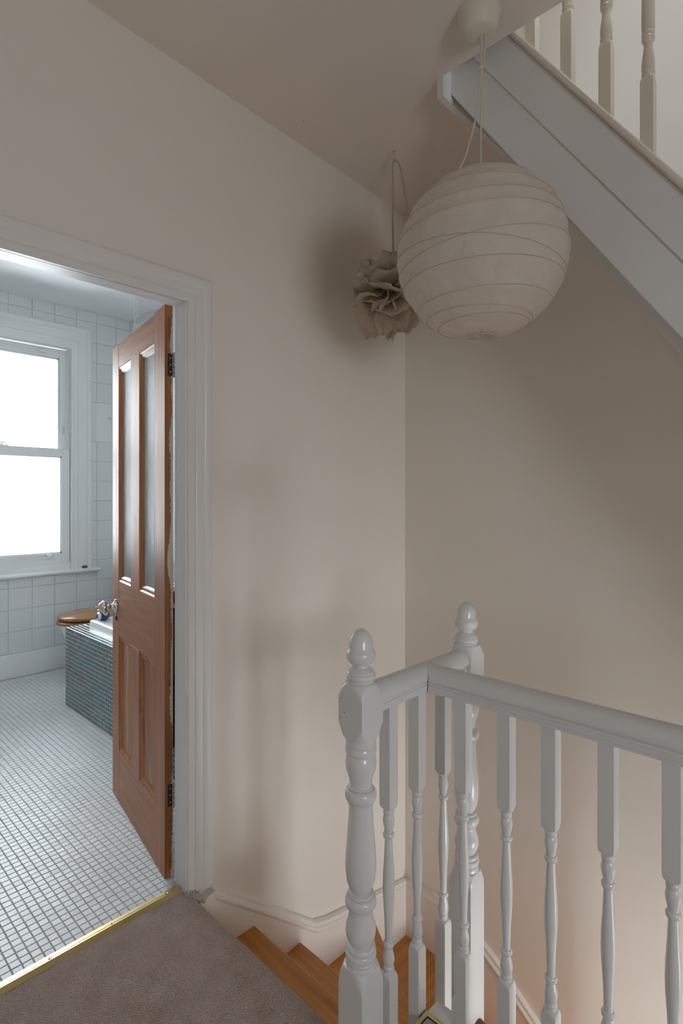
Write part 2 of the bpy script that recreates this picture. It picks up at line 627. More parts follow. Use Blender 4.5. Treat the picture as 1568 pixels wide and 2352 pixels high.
# landing floor: boards under the carpet, its edge stands over the stairwell
LX, LY = 1.178, 0.835
g = G()
g.box(-1.6, 0.962, -2.25, DW + 0.02, -0.25, -0.012)
g.box(0.962, LX - 0.002, -2.25, LY - 0.004, -0.25, -0.012)
g.box(LX - 0.002, XR, -2.25, -1.05, -0.25, -0.012)
struct('floor', g, GLOSS)

# bathroom shell
BX0, BXR, BCZ = -0.75, 2.15, 2.795
struct('floor_bathroom', G().box(BX0, BXR, DW + 0.03, WW + 0.05, -0.12, -0.0008), FGROUT)
struct('ceiling_bathroom', G().box(BX0 - 0.1, BXR + 0.1, DWB, WW + 0.3, BCZ, BCZ + 0.12), BATHCEIL)
struct('wall_bathroom_left', G().box(BX0 - 0.1, BX0, DWB, WW + 0.25, -0.1, 2.9), TILE)
brw = struct('wall_bathroom_right', G().box(BXR, BXR + 0.1, DWB, WW + 0.25, -0.1, 2.9), GROUT)
# window wall with its opening
BWX0, BWX1, BWZ0, BWZ1 = 0.70, 1.68, 0.745, 2.475
g = G()
g.box(BX0, BWX0, WW, WW + 0.25, -0.1, 2.9)
g.box(BWX1, BXR, WW, WW + 0.25, -0.1, 2.9)
g.box(BWX0, BWX1, WW, WW + 0.25, -0.1, BWZ0)
g.box(BWX0, BWX1, WW, WW + 0.25, BWZ1, 2.9)
bww = struct('wall_bathroom_far', g, GROUT)

# stairwell far below: floor of the storey underneath
struct('floor_lower', G().box(0.6, XR, -2.25, DW, -3.2, -3.05), WALL)
struct('wall_stairwell', G().box(1.10, 1.16, -2.25, 0.80, -3.05, -0.25), WALL)


# ------------------------------------------------------------------ wall tiles
def bevel_tile(w, h, d, c=0.002):
    """tile lying in local x (w), z (h), rising towards -y by d, with chamfered edges; origin at its lower left back corner"""
    t = G()
    a = [(0, 0, 0), (w, 0, 0), (w, 0, h), (0, 0, h)]
    b = [(0, -d + c, 0), (w, -d + c, 0), (w, -d + c, h), (0, -d + c, h)]
    e = [(c, -d, c), (w - c, -d, c), (w - c, -d, h - c), (c, -d, h - c)]
    t.loops([a, b, e])
    return t


TP, TW = 0.1588, 0.1562
full_tile = mesh_of('wall_tile', bevel_tile(TW, TW, 0.006), mats=(TILE,), sharp=0)
ARX, ARZ = 1.812, 2.642      # outer edges of the window surround


def put_tile(parent, me, loc):
    o = bpy.data.objects.new('wall_tile', me)
    o.location = Vector(loc) - wloc(parent)
    o.parent = parent
    COL.objects.link(o)
    return o


def wall_tile_piece(x0, x1, z0, z1):
    if x1 - x0 < 0.008 or z1 - z0 < 0.008:
        return
    if abs(x1 - x0 - TW) < 1e-4 and abs(z1 - z0 - TW) < 1e-4:
        put_tile(bww, full_tile, (x0, WW, z0))
    else:
        put_tile(bww, mesh_of('wall_tile', bevel_tile(x1 - x0, z1 - z0, 0.006), mats=(TILE,), sharp=0), (x0, WW, z0))


X00, Z00 = 1.2285 - TP * 5, 2.7135 - TP * 16
for i in range(11):
    for j in range(18):
        x0, z0 = X00 + TP * i + 0.0013, Z00 + TP * j + 0.0013
        x1, z1 = x0 + TW, z0 + TW
        x1, z1, z0 = min(x1, BXR - 0.001), min(z1, BCZ - 0.001), max(z0, 0.17)
        if x0 >= BXR - 0.01 or z1 <= z0:
            continue
        # the plain infill beside the window
        if x0 > 1.80 and 1.70 < z0 + TW / 2 < 2.0:
            continue
        ax0, ax1 = BWX0 - (ARX - BWX1), ARX
        if x1 <= ax0 or x0 >= ax1 or z0 >= ARZ:
            wall_tile_piece(x0, x1, z0, z1)
        elif z1 > ARZ:                                   # row above the window surround
            wall_tile_piece(x0, x1, ARZ, z1)
            if x1 > ax1:
                wall_tile_piece(ax1, x1, z0, ARZ)
        elif z1 > 0.715 and z0 < 0.715:                  # row under the sill
            wall_tile_piece(x0, x1, z0, 0.715)
            if x1 > ax1:
                wall_tile_piece(ax1, x1, 0.755, z1)
        elif z1 <= 0.715:
            wall_tile_piece(x0, x1, z0, z1)
        else:                                            # beside the surround
            if x1 > ax1:
                wall_tile_piece(ax1, x1, z0, z1)
            if x0 < ax0:
                wall_tile_piece(x0, ax0, z0, z1)
inf = obj('infill_panel', G().box(ARX, BXR - 0.001, WW - 0.005, WW, Z00 + TP * 10 + 0.001, Z00 + TP * 12 - 0.001), SATIN, bww)
# right wall: only a sliver shows past the door, tiles joined
g = G()
for i in range(18):
    for j in range(18):
        y1, z0 = WW - 0.008 - TP * i, Z00 + TP * j + 0.0013
        z1 = min(z0 + TW, BCZ - 0.001)
        z0 = max(z0, 0.0)
        if z1 - z0 < 0.01 or y1 - TW < DWB: continue
        g.box(BXR - 0.006, BXR, y1 - TW, y1, z0, z1)
t = obj('wall_tiles', g, TILE, brw)
t['kind'] = 'stuff'

# ------------------------------------------------------------------ bathroom floor mosaic
FP, FW = 0.02765, 0.0248


def ftile_geo(x, y, dz=0.0, tx=0.0, ty=0.0):
    c, top = 0.0012, 0.0016
    a = [(x, y, -0.004), (x + FW, y, -0.004), (x + FW, y + FW, -0.004), (x, y + FW, -0.004)]
    b = [(p[0], p[1], top - 0.0009 + dz) for p in a]
    e = [(x + c, y + c, top + dz - tx - ty), (x + FW - c, y + c, top + dz + tx - ty),
         (x + FW - c, y + FW - c, top + dz + tx + ty), (x + c, y + FW - c, top + dz - tx + ty)]
    return [a, b, e]


cf = np.array([math.cos(R(44)), math.sin(R(44))])
cr = np.array([math.sin(R(44)), -math.cos(R(44))])
cells = []
fl = bpy.data.objects['floor_bathroom']
for i in range(-24, 60):
    for j in range(0, 104):
        x, y = 0.4764 + FP * i + 0.0015, 1.7112 + FP * j + 0.0015
        if x > 1.290 and y < 3.64 and y > 1.84: continue
        if x + FW > BXR - 0.02 or x < BX0 or y + FW > WW - 0.02: continue
        if y < DWB and (x < DOOR_L + 0.0 or x + FW > DOOR_R + 0.012): continue
        p = np.array([x + FW / 2, y + FW / 2])
        dep, lat = p @ cf, p @ cr
        u = 784 + 1280 * lat / dep
        cells.append((dep if -5 < u < 410 else 99, x, y))
cells.sort()
kit = []
for k in range(4):
    t = G()
    t.loops(ftile_geo(0, 0, 0, random.uniform(-1, 1) * 0.0003, random.uniform(-1, 1) * 0.0003))
    kit.append(mesh_of('floor_tile', t, mats=(FTILE,), sharp=0))
for d, x, y in cells[:300]:
    o = bpy.data.objects.new('floor_tile', random.choice(kit))
    o.location = (x, y, random.uniform(-0.0003, 0.0003))
    o.parent = fl
    COL.objects.link(o)
g = G()
for d, x, y in cells[300:]:
    g.loops(ftile_geo(x, y, random.uniform(-0.0003, 0.0003), random.uniform(-1, 1) * 0.0003, random.uniform(-1, 1) * 0.0003))
t = obj('mosaic_tiles', g, FTILE, fl, sharp=0)
t['kind'] = 'stuff'

# ------------------------------------------------------------------ skirting, door frame, architrave
struct('baseboard_bathroom', G().prism([(WW - 0.022, 0.0), (WW, 0.0), (WW, 0.172), (WW - 0.012, 0.172), (WW - 0.022, 0.150)], 0, BX0, BXR), SATIN)

# door lining with its rebate
g = G()
for sx, x in ((1, DOOR_R), (-1, DOOR_L)):
    for x0, x1, y0, y1 in ((x, x + 0.022 * sx, DW - 0.004, 1.709), (x + 0.004 * sx, x + 0.022 * sx, 1.705, DWB)):
        g.box(min(x0, x1), max(x0, x1), y0, y1, -0.01, DOOR_H + 0.016)
g.box(DOOR_L, DOOR_R, DW - 0.004, 1.709, DOOR_H, DOOR_H + 0.02)
g.box(DOOR_L - 0.02, DOOR_R + 0.02, 1.705, DWB, DOOR_H + 0.004, DOOR_H + 0.03)
struct('trim_1', g, TRIM, 'white painted door lining around the bathroom doorway', bevel=0.0015)


def architrave(name, prof, x0, x1, zb, zt, yf, mat, to_floor=True, label=None):
    """moulding around an opening x0..x1 up to zt; prof: (distance outwards from the opening, projection from the wall)"""
    g = G()
    rings = []
    for (sx, xx, top) in ((1, x1, 0), (1, x1, 1), (-1, x0, 1), (-1, x0, 0)):
        rings.append([(xx + sx * w, yf - d, (zt + w) if top else zb) for w, d in prof])
    g.loops(rings)
    return struct(name, g, mat, label, sharp=25)


AP = [(0.0, 0.0), (0.0, 0.016), (0.002, 0.018), (0.018, 0.018), (0.020, 0.014), (0.0235, 0.014), (0.027, 0.019), (0.034, 0.022),
      (0.050, 0.023), (0.053, 0.026), (0.060, 0.031), (0.068, 0.033), (0.078, 0.032), (0.083, 0.028), (0.084, 0.022), (0.089, 0.020),
      (0.092, 0.014), (0.093, 0.0)]
architrave('trim_2', AP, DOOR_L, DOOR_R + 0.004, 0.0, DOOR_H, DW, TRIM, label='moulded white architrave around the bathroom doorway')
WP = [(0.0, 0.0), (0.0, 0.020), (0.030, 0.021), (0.032, 0.027), (0.085, 0.031), (0.095, 0.030), (0.100, 0.038), (0.110, 0.044), (0.126, 0.044), (0.132, 0.038), (0.132, 0.0)]
architrave('trim_3', WP, BWX0, BWX1, 0.752, BWZ1 + 0.035, WW, SATIN, label='broad white surround of the bathroom sash window')

# brass threshold strip
th = thing('threshold_strip', 'polished brass threshold strip between brown carpet and white mosaic floor', 'threshold', (0.62, 1.69, 0))
obj('strip', G().prism([(1.671, -0.006), (1.672, 0.001), (1.686, 0.0095), (1.690, 0.0095), (1.6905, 0.0086), (1.6935, 0.0086), (1.694, 0.0095), (1.706, 0.0095), (1.7125, 0.004), (1.713, -0.004)], 0, DOOR_L, DOOR_R), BRASS, th, sharp=25)
for sx in (0.39, 0.563, 0.742, 0.922):
    sc = obj('screw', G().lathe([(0.008, 0.0045), (0.0102, 0.0045), (0.0108, 0.0038), (0.0101, 0.002), (0.0101, 0.0005)], sx, 1.6925, 14), STEEL, th)

# ------------------------------------------------------------------ carpet
g = G()
NX0, NX1, NY0, NY1, ST = 0.38, 0.995, 0.93, 1.672, 0.0012


def carpet_patch():
    rad = 0.021
    xe = 0.968
    flat = xe - NX0
    arc = rad * math.pi / 2
    tot = flat + arc + 0.022
    ns, ny = int(tot / ST), int((NY1 - NY0) / ST)
    s = np.linspace(0, tot, ns)
    y = np.linspace(NY0, NY1, ny)
    S, Y = np.meshgrid(s, y, indexing='ij')
    row = Y / 0.0056 + 0.06 * np.sin(S * 31) + 0.08 * np.sin(S * 9 + 2)
    k = np.floor(row)
    ph = (np.sin(k * 127.1) * 43758.5) % 1.0 * 0.22
    q = row - k
    # each row is a line of slanting stitches, shifted by half a stitch from row to row
    ridge = np.sin(np.pi * q) ** 0.55
    st_ = S / 0.0078 + ph + 0.5 * (k % 2) + 0.55 * (q - 0.5)
    stitch = np.abs(np.sin(np.pi * st_)) ** 0.6
    h = 0.0056 * ridge * (0.12 + 0.88 * stitch)
    h *= 0.86 + 0.14 * np.sin(np.floor(st_) * 78.2 + k * 12.9)
    h += 0.00022 * rng.standard_normal(S.shape)
    h += 0.0012 * np.sin(S * 23 + Y * 31) * np.sin(Y * 17 - S * 11)
    A = np.clip((S - flat) / rad, 0, math.pi / 2)
    px = np.where(S < flat, NX0 + S, xe + (rad + 0) * np.sin(A))
    pz = np.where(S < flat, 0.0, rad * (np.cos(A) - 1))
    pz = np.where(S > flat + arc, -rad - (S - flat - arc), pz)
    nx, nz = np.sin(A), np.cos(A)
    P = np.stack([px + nx * (h - 0.0032), Y, pz + nz * (h - 0.0032)], -1).reshape(-1, 3)
    i, j = np.meshgrid(np.arange(ns - 1), np.arange(ny - 1), indexing='ij')
    a = (i * ny + j).ravel()
    F = np.stack([a, a + ny, a + ny + 1, a + 1], -1).astype(np.int32)
    me = bpy.data.meshes.new('carpet')
    me.vertices.add(len(P))
    me.vertices.foreach_set('co', P.astype(np.float32).ravel())
    me.loops.add(F.size)
    me.loops.foreach_set('vertex_index', F.ravel())
    me.polygons.add(len(F))
    me.polygons.foreach_set('loop_start', np.arange(0, F.size, 4, dtype=np.int32))
    me.polygons.foreach_set('use_smooth', np.ones(len(F), dtype=bool))
    me.update(calc_edges=True)
    me.validate()
    me.materials.append(CARPET)
    return me


cp = thing('carpet', 'brown ribbed loop pile carpet laid over the landing', 'carpet', (0.6, 1.2, 0), kind='stuff')
o = bpy.data.objects.new('loop_pile', carpet_patch())
o.location = -cp.location
o.parent = cp
COL.objects.link(o)
g = G()
g.box(-1.55, NX0 + 0.001, -2.2, 1.672, -0.012, 0.0005)
g.box(NX0, 0.972, -2.2, NY0 + 0.001, -0.012, 0.0005)
g.box(0.972, LX - 0.012, -2.2, LY - 0.012, -0.012, 0.0005)
g.box(LX - 0.012, XR - 0.01, -2.2, -1.06, -0.012, 0.0005)
g.prism([(0.965, -0.012), (0.965, 0.0005), (0.972, 0.0), (0.984, -0.008), (0.989, -0.022), (0.989, -0.045), (0.965, -0.045)], 1, LY, NY0 + 0.002)
obj('plain_run', g, CARPET, cp)
# frayed tuft pushed up against the architrave foot
g = G()
for k in range(16):
    t = k / 15
    cx, cy = 0.972 + 0.030 * t + random.uniform(-.003, .003), 1.645 - 0.050 * t + random.uniform(-.004, .004)
    g.ellipsoid((cx, cy, -0.004 + random.uniform(0, 0.006)), 0.007, 0.007, 0.008 + random.uniform(0, 0.008), 10, 6)
obj('frayed_edge', g, CARPET, cp)

# brass edging on the landing corner and the white capping outside it
et = thing('edge_trim', 'yellow brass edging on the carpet corner between the balusters', 'edge trim', (LX, LY, 0))
g = G()
pr = [(-0.010, -0.010), (-0.010, 0.003), (-0.007, 0.005), (-0.001, 0.005), (0.001, 0.002), (0.001, -0.010)]
g.loops([[(LX + a, -1.05, z) for a, z in pr], [(LX + a, LY + a, z) for a, z in pr]])
obj('edge_strip', g, BRASS, et, sharp=25)
g = G()
g.loops([[(0.992, LY + a, z) for a, z in pr], [(LX + a, LY + a, z) for a, z in pr]])
obj('edge_strip', g, BRASS, et, sharp=25)
struct('trim_4', G().box(LX + 0.001, LX + 0.046, -1.05, LY - 0.002, -0.02, 0.002).box(LX + 0.001, LX + 0.040, -1.05, LY - 0.004, -0.26, -0.02).box(0.962, LX, LY - 0.004, LY, -0.26, -0.01),
       GLOSS, 'white capping board along the landing edge under the balusters', bevel=0.0015)

# ================================================================== LOWER STAIRCASE
st = thing('staircase', 'varnished orange pine stairs with winders going down beside white walls', 'stairs', (1.5, 1.2, -0.8))
N2X, N2Y = 1.405, 0.857
YS, YW = 0.865, 1.645
T = 0.028


def tread(poly, z, mat, nose=None):
    obj('tread', G().prism(poly, 2, z - T, z), mat, st, bevel=0.006, seg=3)


Z1, Z2, Z3, Z4, Z5 = -0.245, -0.437, -0.622, -0.790, -0.975
tread([(0.955, YS), (1.243, YS), (1.243, YW), (0.955, YW)], Z1, TREAD)
tread([(1.200, YS), (1.470, YS), (1.470, YW), (1.200, YW)], Z2, TREAD)
tread([(1.430, YS), (1.445, YS), (1.930, YW), (1.430, YW)], Z3, TREAD)
tread([(1.400, YS), (2.150, 1.27), (2.150, YW), (1.880, YW)], Z4, TREADW)
tread([(1.400, 0.82), (2.150, 0.90), (2.150, 1.31), (1.400, 0.88)], Z5, TREADW)
g5 = Z5
yy = 0.88
for k in range(9):
    g5 -= 0.19
    tread([(1.20, yy - 0.255), (2.150, yy - 0.255), (2.150, yy + 0.03), (1.20, yy + 0.03)], g5, TREADW)
    obj('riser', G().box(1.20, 2.15, yy - 0.018, yy, g5, g5 + 0.19 - T), GLOSS, st)
    yy -= 0.227
obj('riser', G().box(0.965, 0.985, YS, YW, Z1, -0.03), GLOSS, st)
obj('riser', G().box(1.205, 1.222, YS, YW, Z2, Z1 - T), TREAD, st)
obj('riser', G().box(1.432, 1.448, YS, YW, Z3, Z2 - T), TREAD, st)
obj('riser', G().prism([(1.415, 0.875), (1.432, 0.866), (1.905, YW), (1.885, YW)], 2, Z4, Z3 - T), TREAD, st)
obj('riser', G().prism([(1.41, 0.875), (1.42, 0.86), (2.15, 1.285), (2.15, 1.305)], 2, Z5, Z4 - T), TREADW, st)
# closed string under the first balusters, carried by the two newels
obj('string', G().box(0.975, 1.39, 0.842, 0.874, -0.62, -0.10), GLOSS, st, bevel=0.002)
# skirting boards following the steps, with a moulded top edge


def skirt(pts_top, pts_bot, axis, face, th, sign):
    """board on a wall: pts along the wall (a, z); axis is the coordinate that stays fixed at face"""
    poly = pts_top + pts_bot[::-1]
    g = G()
    if axis == 1:
        g.prism(poly, 1, face, face - th * sign)
    else:
        g.prism(poly, 0, face, face - th * sign)
    # moulding: a bead on the top edge
    prof = [(0.0, 0.018), (0.010, 0.018), (0.016, 0.014), (0.019, 0.007), (0.021, -0.004), (0.026, -0.010), (0.028, -0.018), (0.026, -0.026), (0.020, -0.032), (0.0, -0.034)]
    rings = []
    for (a, z) in pts_top:
        ring = []
        for d, dz in prof:
            c = face - d * sign
            ring.append((a, c, z + dz - 0.012) if axis == 1 else (c, a, z + dz - 0.012))
        rings.append(ring)
    g.loops(rings)
    return g


top = [(1.064, -0.012), (1.30, -0.200), (1.549, -0.405), (1.62, -0.428), (1.85, -0.472), (XR - 0.002, -0.532)]
bot = [(1.0, -0.30), (1.25, -0.50), (1.47, -0.70), (1.90, -0.85), (2.10, -0.85), (XR - 0.002, -0.85)]
sk = skirt(top, bot, 1, DW, 0.020, 1)
sk.prism([(0.972, -0.040), (1.000, -0.040), (1.066, -0.020), (1.066, -0.32), (0.972, -0.32)], 1, DW, DW - 0.034)
struct('baseboard_left', sk, SKIRT, 'white moulded skirting stepping down beside the stairs', sharp=25)
top = [(DW - 0.002, -0.532), (1.50, -0.520), (1.40, -0.528), (1.30, -0.560), (1.15, -0.660), (0.98, -0.800), (-0.80, -2.30), (-1.2, -2.62)]
bot = [(DW - 0.002, -0.85), (1.50, -0.85), (1.40, -1.1), (1.30, -1.2), (1.15, -1.2), (0.98, -1.3), (-0.80, -2.75), (-1.2, -3.04)]
struct('baseboard_right', skirt(top, bot, 0, XR, 0.020, 1), SKIRT, 'white moulded skirting sloping down the stair wall', sharp=25)
# the brown handrail of the lower flight leaves the far newel
g = G()
sec = [(0.027 * math.cos(t), 0.025 * math.sin(t)) for t in [2 * math.pi * k / 18 for k in range(18)]]
rings = []
for y_, z_ in ((0.825, -0.188), (0.80, -0.195), (0.74, -0.245), (-1.0, -1.706)):
    rings.append([(1.403 + a, y_, z_ + b) for a, b in sec])
g.loops(rings)
obj('handrail', g, RAILWOOD, st, label='brown varnished lower handrail')

# ================================================================== LANDING BALUSTRADE
bal = thing('balustrade', 'white painted landing balustrade with turned newel posts and balusters', 'balustrade', (1.1, 0.85, 0))
S2 = 0.0362          # half side of a newel block


def newel(cx, cy, foot):
    rs = S2 * 1.415
    def bead(z0, z1, r0, r1, n=6):
        return [(z0 + (z1 - z0) * (1 - math.cos(math.pi * k / n)) / 2, r0 + (r1 - r0) * math.sin(math.pi * k / n)) for k in range(n + 1)]
    p = [(foot, rs, S2), (0.206, rs, S2), (0.218, rs * 0.985, S2), (0.230, rs * 0.93, S2), (0.241, rs * 0.85, S2), (0.250, rs * 0.76, S2), (0.253, 0.0345)]
    p += [(0.260, 0.0338)] + bead(0.2605, 0.2665, 0.0320, 0.0345) + bead(0.268, 0.284, 0.0318, 0.0362) + bead(0.285, 0.297, 0.0305, 0.0338)
    p += [(0.299, 0.0255), (0.306, 0.0288), (0.316, 0.0332), (0.327, 0.0352), (0.340, 0.0340), (0.354, 0.0292), (0.367, 0.0262), (0.372, 0.0258)]
    p += bead(0.373, 0.379, 0.0262, 0.0295) + bead(0.381, 0.407, 0.0290, 0.0362, 8) + bead(0.408, 0.415, 0.0270, 0.0300)
    p += [(0.417, 0.0215), (0.424, 0.0260), (0.440, 0.0320), (0.462, 0.0353), (0.480, 0.0357), (0.500, 0.0350), (0.530, 0.0327), (0.580, 0.0287), (0.610, 0.0266), (0.615, 0.0262)]
    p += bead(0.616, 0.622, 0.0268, 0.0300) + bead(0.624, 0.652, 0.0292, 0.0364, 8) + bead(0.653, 0.658, 0.0262, 0.0285)
    p += [(0.664, 0.0250), (0.674, 0.0266), (0.694, 0.0335), (0.710, 0.0357), (0.722, 0.0345), (0.730, 0.0310)]
    p += bead(0.731, 0.751, 0.0318, 0.0362) + [(0.7525, 0.0322), (0.754, 0.0345), (0.768, 0.0347)]
    p += [(0.769, rs * 0.73, S2), (0.775, rs * 0.80, S2), (0.784, rs * 0.86, S2), (0.794, rs * 0.93, S2), (0.803, rs * 0.985, S2), (0.808, rs, S2), (0.862, rs, S2),
          (0.867, rs * 0.985, S2), (0.873, rs * 0.925, S2), (0.881, rs * 0.86, S2), (0.889, rs * 0.78, S2), (0.895, rs * 0.71, S2), (0.896, 0.0312), (0.902, 0.0312), (0.9035, 0.0292)]
    p += bead(0.904, 0.915, 0.0312, 0.0342) + [(0.917, 0.0318), (0.921, 0.0300), (0.926, 0.0235), (0.931, 0.0186), (0.934, 0.0180)]
    p += [(0.936, 0.0215), (0.941, 0.0275), (0.948, 0.0322), (0.956, 0.0342), (0.963, 0.0334), (0.968, 0.0308), (0.9715, 0.0278), (0.974, 0.0272), (0.986, 0.0270), (0.996, 0.0246), (1.004, 0.0202), (1.010, 0.0150), (1.0145, 0.0080), (1.0155, 0.002)]
    return obj('newel_post', G().lathe(p, cx, cy, 64), GLOSS, bal, sharp=28)


BH = 0.0159
BAL_TURN = [(0.000, 0.0158, BH), (0.002, 0.0125), (0.005, 0.0112), (0.007, 0.0125), (0.011, 0.0135), (0.015, 0.0125), (0.017, 0.0108), (0.021, 0.0126), (0.031, 0.0145), (0.043, 0.0130),
            (0.056, 0.0098), (0.060, 0.0092), (0.061, 0.0115), (0.064, 0.0134), (0.067, 0.0138), (0.070, 0.0134), (0.073, 0.0115), (0.074, 0.0092), (0.090, 0.0090),
            (0.130, 0.0104), (0.175, 0.0134), (0.206, 0.0145), (0.236, 0.0138), (0.280, 0.0110), (0.318, 0.0092), (0.325, 0.0090), (0.326, 0.0115),
            (0.329, 0.0134), (0.332, 0.0138), (0.335, 0.0134), (0.338, 0.0115), (0.339, 0.0092), (0.345, 0.0100), (0.358, 0.0132), (0.368, 0.0144), (0.377, 0.0126), (0.381, 0.0108),
            (0.383, 0.0125), (0.387, 0.0135), (0.391, 0.0125), (0.393, 0.0112), (0.396, 0.0125), (0.398, 0.0158, BH)]


def baluster_profile(z0, z1, zt):
    """square from z0, turned between zt and zt + 0.398, square again to z1"""
    rs = BH * 1.415
    p = [(z0, rs, BH), (zt - 0.015, rs, BH), (zt - 0.008, rs * 0.95, BH), (zt - 0.003, rs * 0.83, BH)]
    p += [(zt + q[0],) + q[1:] for q in BAL_TURN]
    p += [(zt + 0.400, rs * 0.83, BH), (zt + 0.404, rs * 0.95, BH), (zt + 0.410, rs, BH), (z1, rs, BH)]
    return p


N1X, N1Y = 0.951, 0.857
newel(N1X, N1Y, -0.45)
newel(N2X, N2Y, -1.02)
RY, RX = 0.857, 1.203
for x in (1.052, 1.168, 1.287):
    obj('baluster', G().lathe(baluster_profile(-0.105, 0.83, 0.168), x, RY, 32), GLOSS, bal, sharp=28)
for y in (0.742, 0.627, 0.521, 0.401, 0.283, 0.166, 0.050, -0.066, -0.182, -0.298, -0.414):
    obj('baluster', G().lathe(baluster_profile(0.001, 0.83, 0.192), RX, y, 32), GLOSS, bal, sharp=28)
# handrail section: rounded top, cove, stepped fillet
half = [(0.0, 0.0), (0.0215, 0.0), (0.0225, 0.001), (0.0225, 0.0065), (0.0240, 0.0075), (0.0240, 0.0125), (0.0265, 0.0135), (0.0265, 0.0180), (0.0235, 0.0195), (0.0225, 0.0225),
        (0.0245, 0.0260), (0.0300, 0.0300), (0.0315, 0.0345), (0.0310, 0.0400), (0.0285, 0.0480), (0.0235, 0.0560), (0.0165, 0.0620), (0.0085, 0.0655), (0.0, 0.0665)]
sec = [(w, z) for w, z in half[1:]] + [(-w, z) for w, z in half[::-1][1:]]
RZ = 0.8185
g = G()
g.loops([[(x, RY + w, RZ + z) for w, z in sec] for x in (0.984, 1.371)])
obj('handrail', g, GLOSS, bal, sharp=40)
g = G()
g.loops([[(RX + w, y, RZ + z) for w, z in sec] for y in (0.850, -0.55)])
obj('handrail', g, GLOSS, bal, sharp=40)
# paint has cracked open where the two rails meet
g = G()
crk = []
for n_, (w, z) in enumerate(half[1:-4]):
    jig = 0.0012 * math.sin(n_ * 2.3)
    crk.append((RX - w + jig * 0.3 - 0.0006, RY - w - jig * 0.3 - 0.0006, RZ + z))
g.tube(crk, 0.0007, 5)
obj('paint_crack', g, IRON, bal, label='dark crack in the paint')
for y_, z_ in ((0.886, 0.858), (0.875, 0.829), (0.886, 0.815)):
    obj('nail_hole', G().ellipsoid((N1X - S2, y_, z_), 0.0006, 0.0012, 0.0014, 8, 6), IRON, bal)
obj('nail_hole', G().ellipsoid((1.0665, 1.648, 0.447), 0.0015, 0.0012, 0.003, 8, 6), IRON, bpy.data.objects['trim_2'])
obj('nail_hole', G().ellipsoid((1.402, 1.551, CZ(1.402)), 0.0025, 0.0015, 0.0008, 8, 6), IRON, bpy.data.objects['ceiling'])
# third newel ends the run behind the camera
newel(RX, -0.58, 0.001)

# ================================================================== UPPER STAIRCASE
up = thing('loft_staircase', 'steep white loft staircase with boarded string and turned balusters', 'stairs', (1.9, 0.0, 0.0))
SX = 1.608
PT = 1.405
LZ = lambda y, c: c + PT * (y - 0.357)
YB, YT = -1.05, 1.046


def slope_board(name, x0, x1, c0, c1, mat, bevel=0.002, y0=YB, y1=YT):
    pts = []
    ys = y0 if LZ(y0, c0) > 0.0 else 0.357 - c0 / PT
    g = G().prism([(ys, max(LZ(ys, c0), 0.0)), (y1, LZ(y1, c0)), (y1, LZ(y1, c1)), (ys, LZ(ys, c1))], 0, x0, x1)
    return obj(name, g, mat, up, bevel=bevel)


slope_board('string', SX, SX + 0.030, 1.912, 2.088, GLOSS)
slope_board('string', SX + 0.005, SX + 0.028, 1.716, 1.9135, GLOSS)
slope_board('capping', SX - 0.011, SX + 0.052, 2.088, 2.120, CREAM, 0.006)
slope_board('wall_string', XR - 0.026, XR - 0.001, 1.624, 1.98, GLOSS, 0.004)
slope_board('soffit', SX + 0.024, XR - 0.020, 1.712, 1.735, GLOSS, 0)
k = 0
zz, yy = 0.235, -0.92
while zz < 2.95:
    obj('tread', G().box(SX + 0.02, XR - 0.02, yy - 0.03, yy + 0.19, zz - 0.028, zz), GLOSS, up)
    obj('riser', G().box(SX + 0.02, XR - 0.02, yy, yy + 0.015, zz - 0.235, zz - 0.028), GLOSS, up)
    zz += 0.235
    yy += 0.235 / PT
# end board of the opening, seen edge on beside the string
obj('end_board', G().box(OX, XR - 0.002, OY1 - 0.004, OY1 + 0.02, 2.650, 2.95), GLOSS, up, bevel=0.0015)
for y in (0.871, 0.764, 0.655, 0.548, 0.442, 0.335, 0.228, 0.121):
    zc = LZ(y, 2.118)
    z0, zb = zc - 0.03, zc + 0.192
    rs = BH * 1.415
    p = [(z0, rs, BH), (zb - 0.016, rs, BH), (zb - 0.006, rs * 0.93, BH), (zb, 0.0165, BH), (zb + 0.004, 0.0135), (zb + 0.007, 0.0155), (zb + 0.014, 0.0165), (zb + 0.018, 0.0140),
         (zb + 0.024, 0.0160), (zb + 0.040, 0.0165), (zb + 0.060, 0.0140), (zb + 0.080, 0.0112), (zb + 0.092, 0.0110), (zb + 0.098, 0.0150), (zb + 0.104, 0.0165), (zb + 0.109, 0.0145),
         (zb + 0.111, 0.0158), (zb + 0.117, 0.0165), (zb + 0.122, 0.0140), (zb + 0.126, 0.0160), (zb + 0.150, 0.0166), (zb + 0.330, 0.0150),
         (zb + 0.336, 0.0125), (zb + 0.345, 0.0165), (zb + 0.40, 0.0110), (zb + 0.45, 0.0165), (zb + 0.46, rs, BH), (zb + 0.62, rs, BH)]
    if p[-1][0] > 4.5: continue
    obj('baluster', G().lathe(p, SX + 0.021, y, 32), CREAM, up, sharp=28)
g = G()
g.loops([[(SX + 0.021 + w, y, LZ(y, 2.118) + 0.79 + z) for w, z in sec] for y in (-0.60, 1.046)])
obj('handrail', g, CREAM, up, sharp=40)

# ================================================================== BATHROOM DOOR
DA = Vector((0.955, 1.766, 0.004))
door = thing('door_1', 'stripped orange pine bathroom door standing open with two obscured glass panes', 'door', DA, kind='structure', rotz=math.atan2(0.693, 0.124))
DT = 0.029


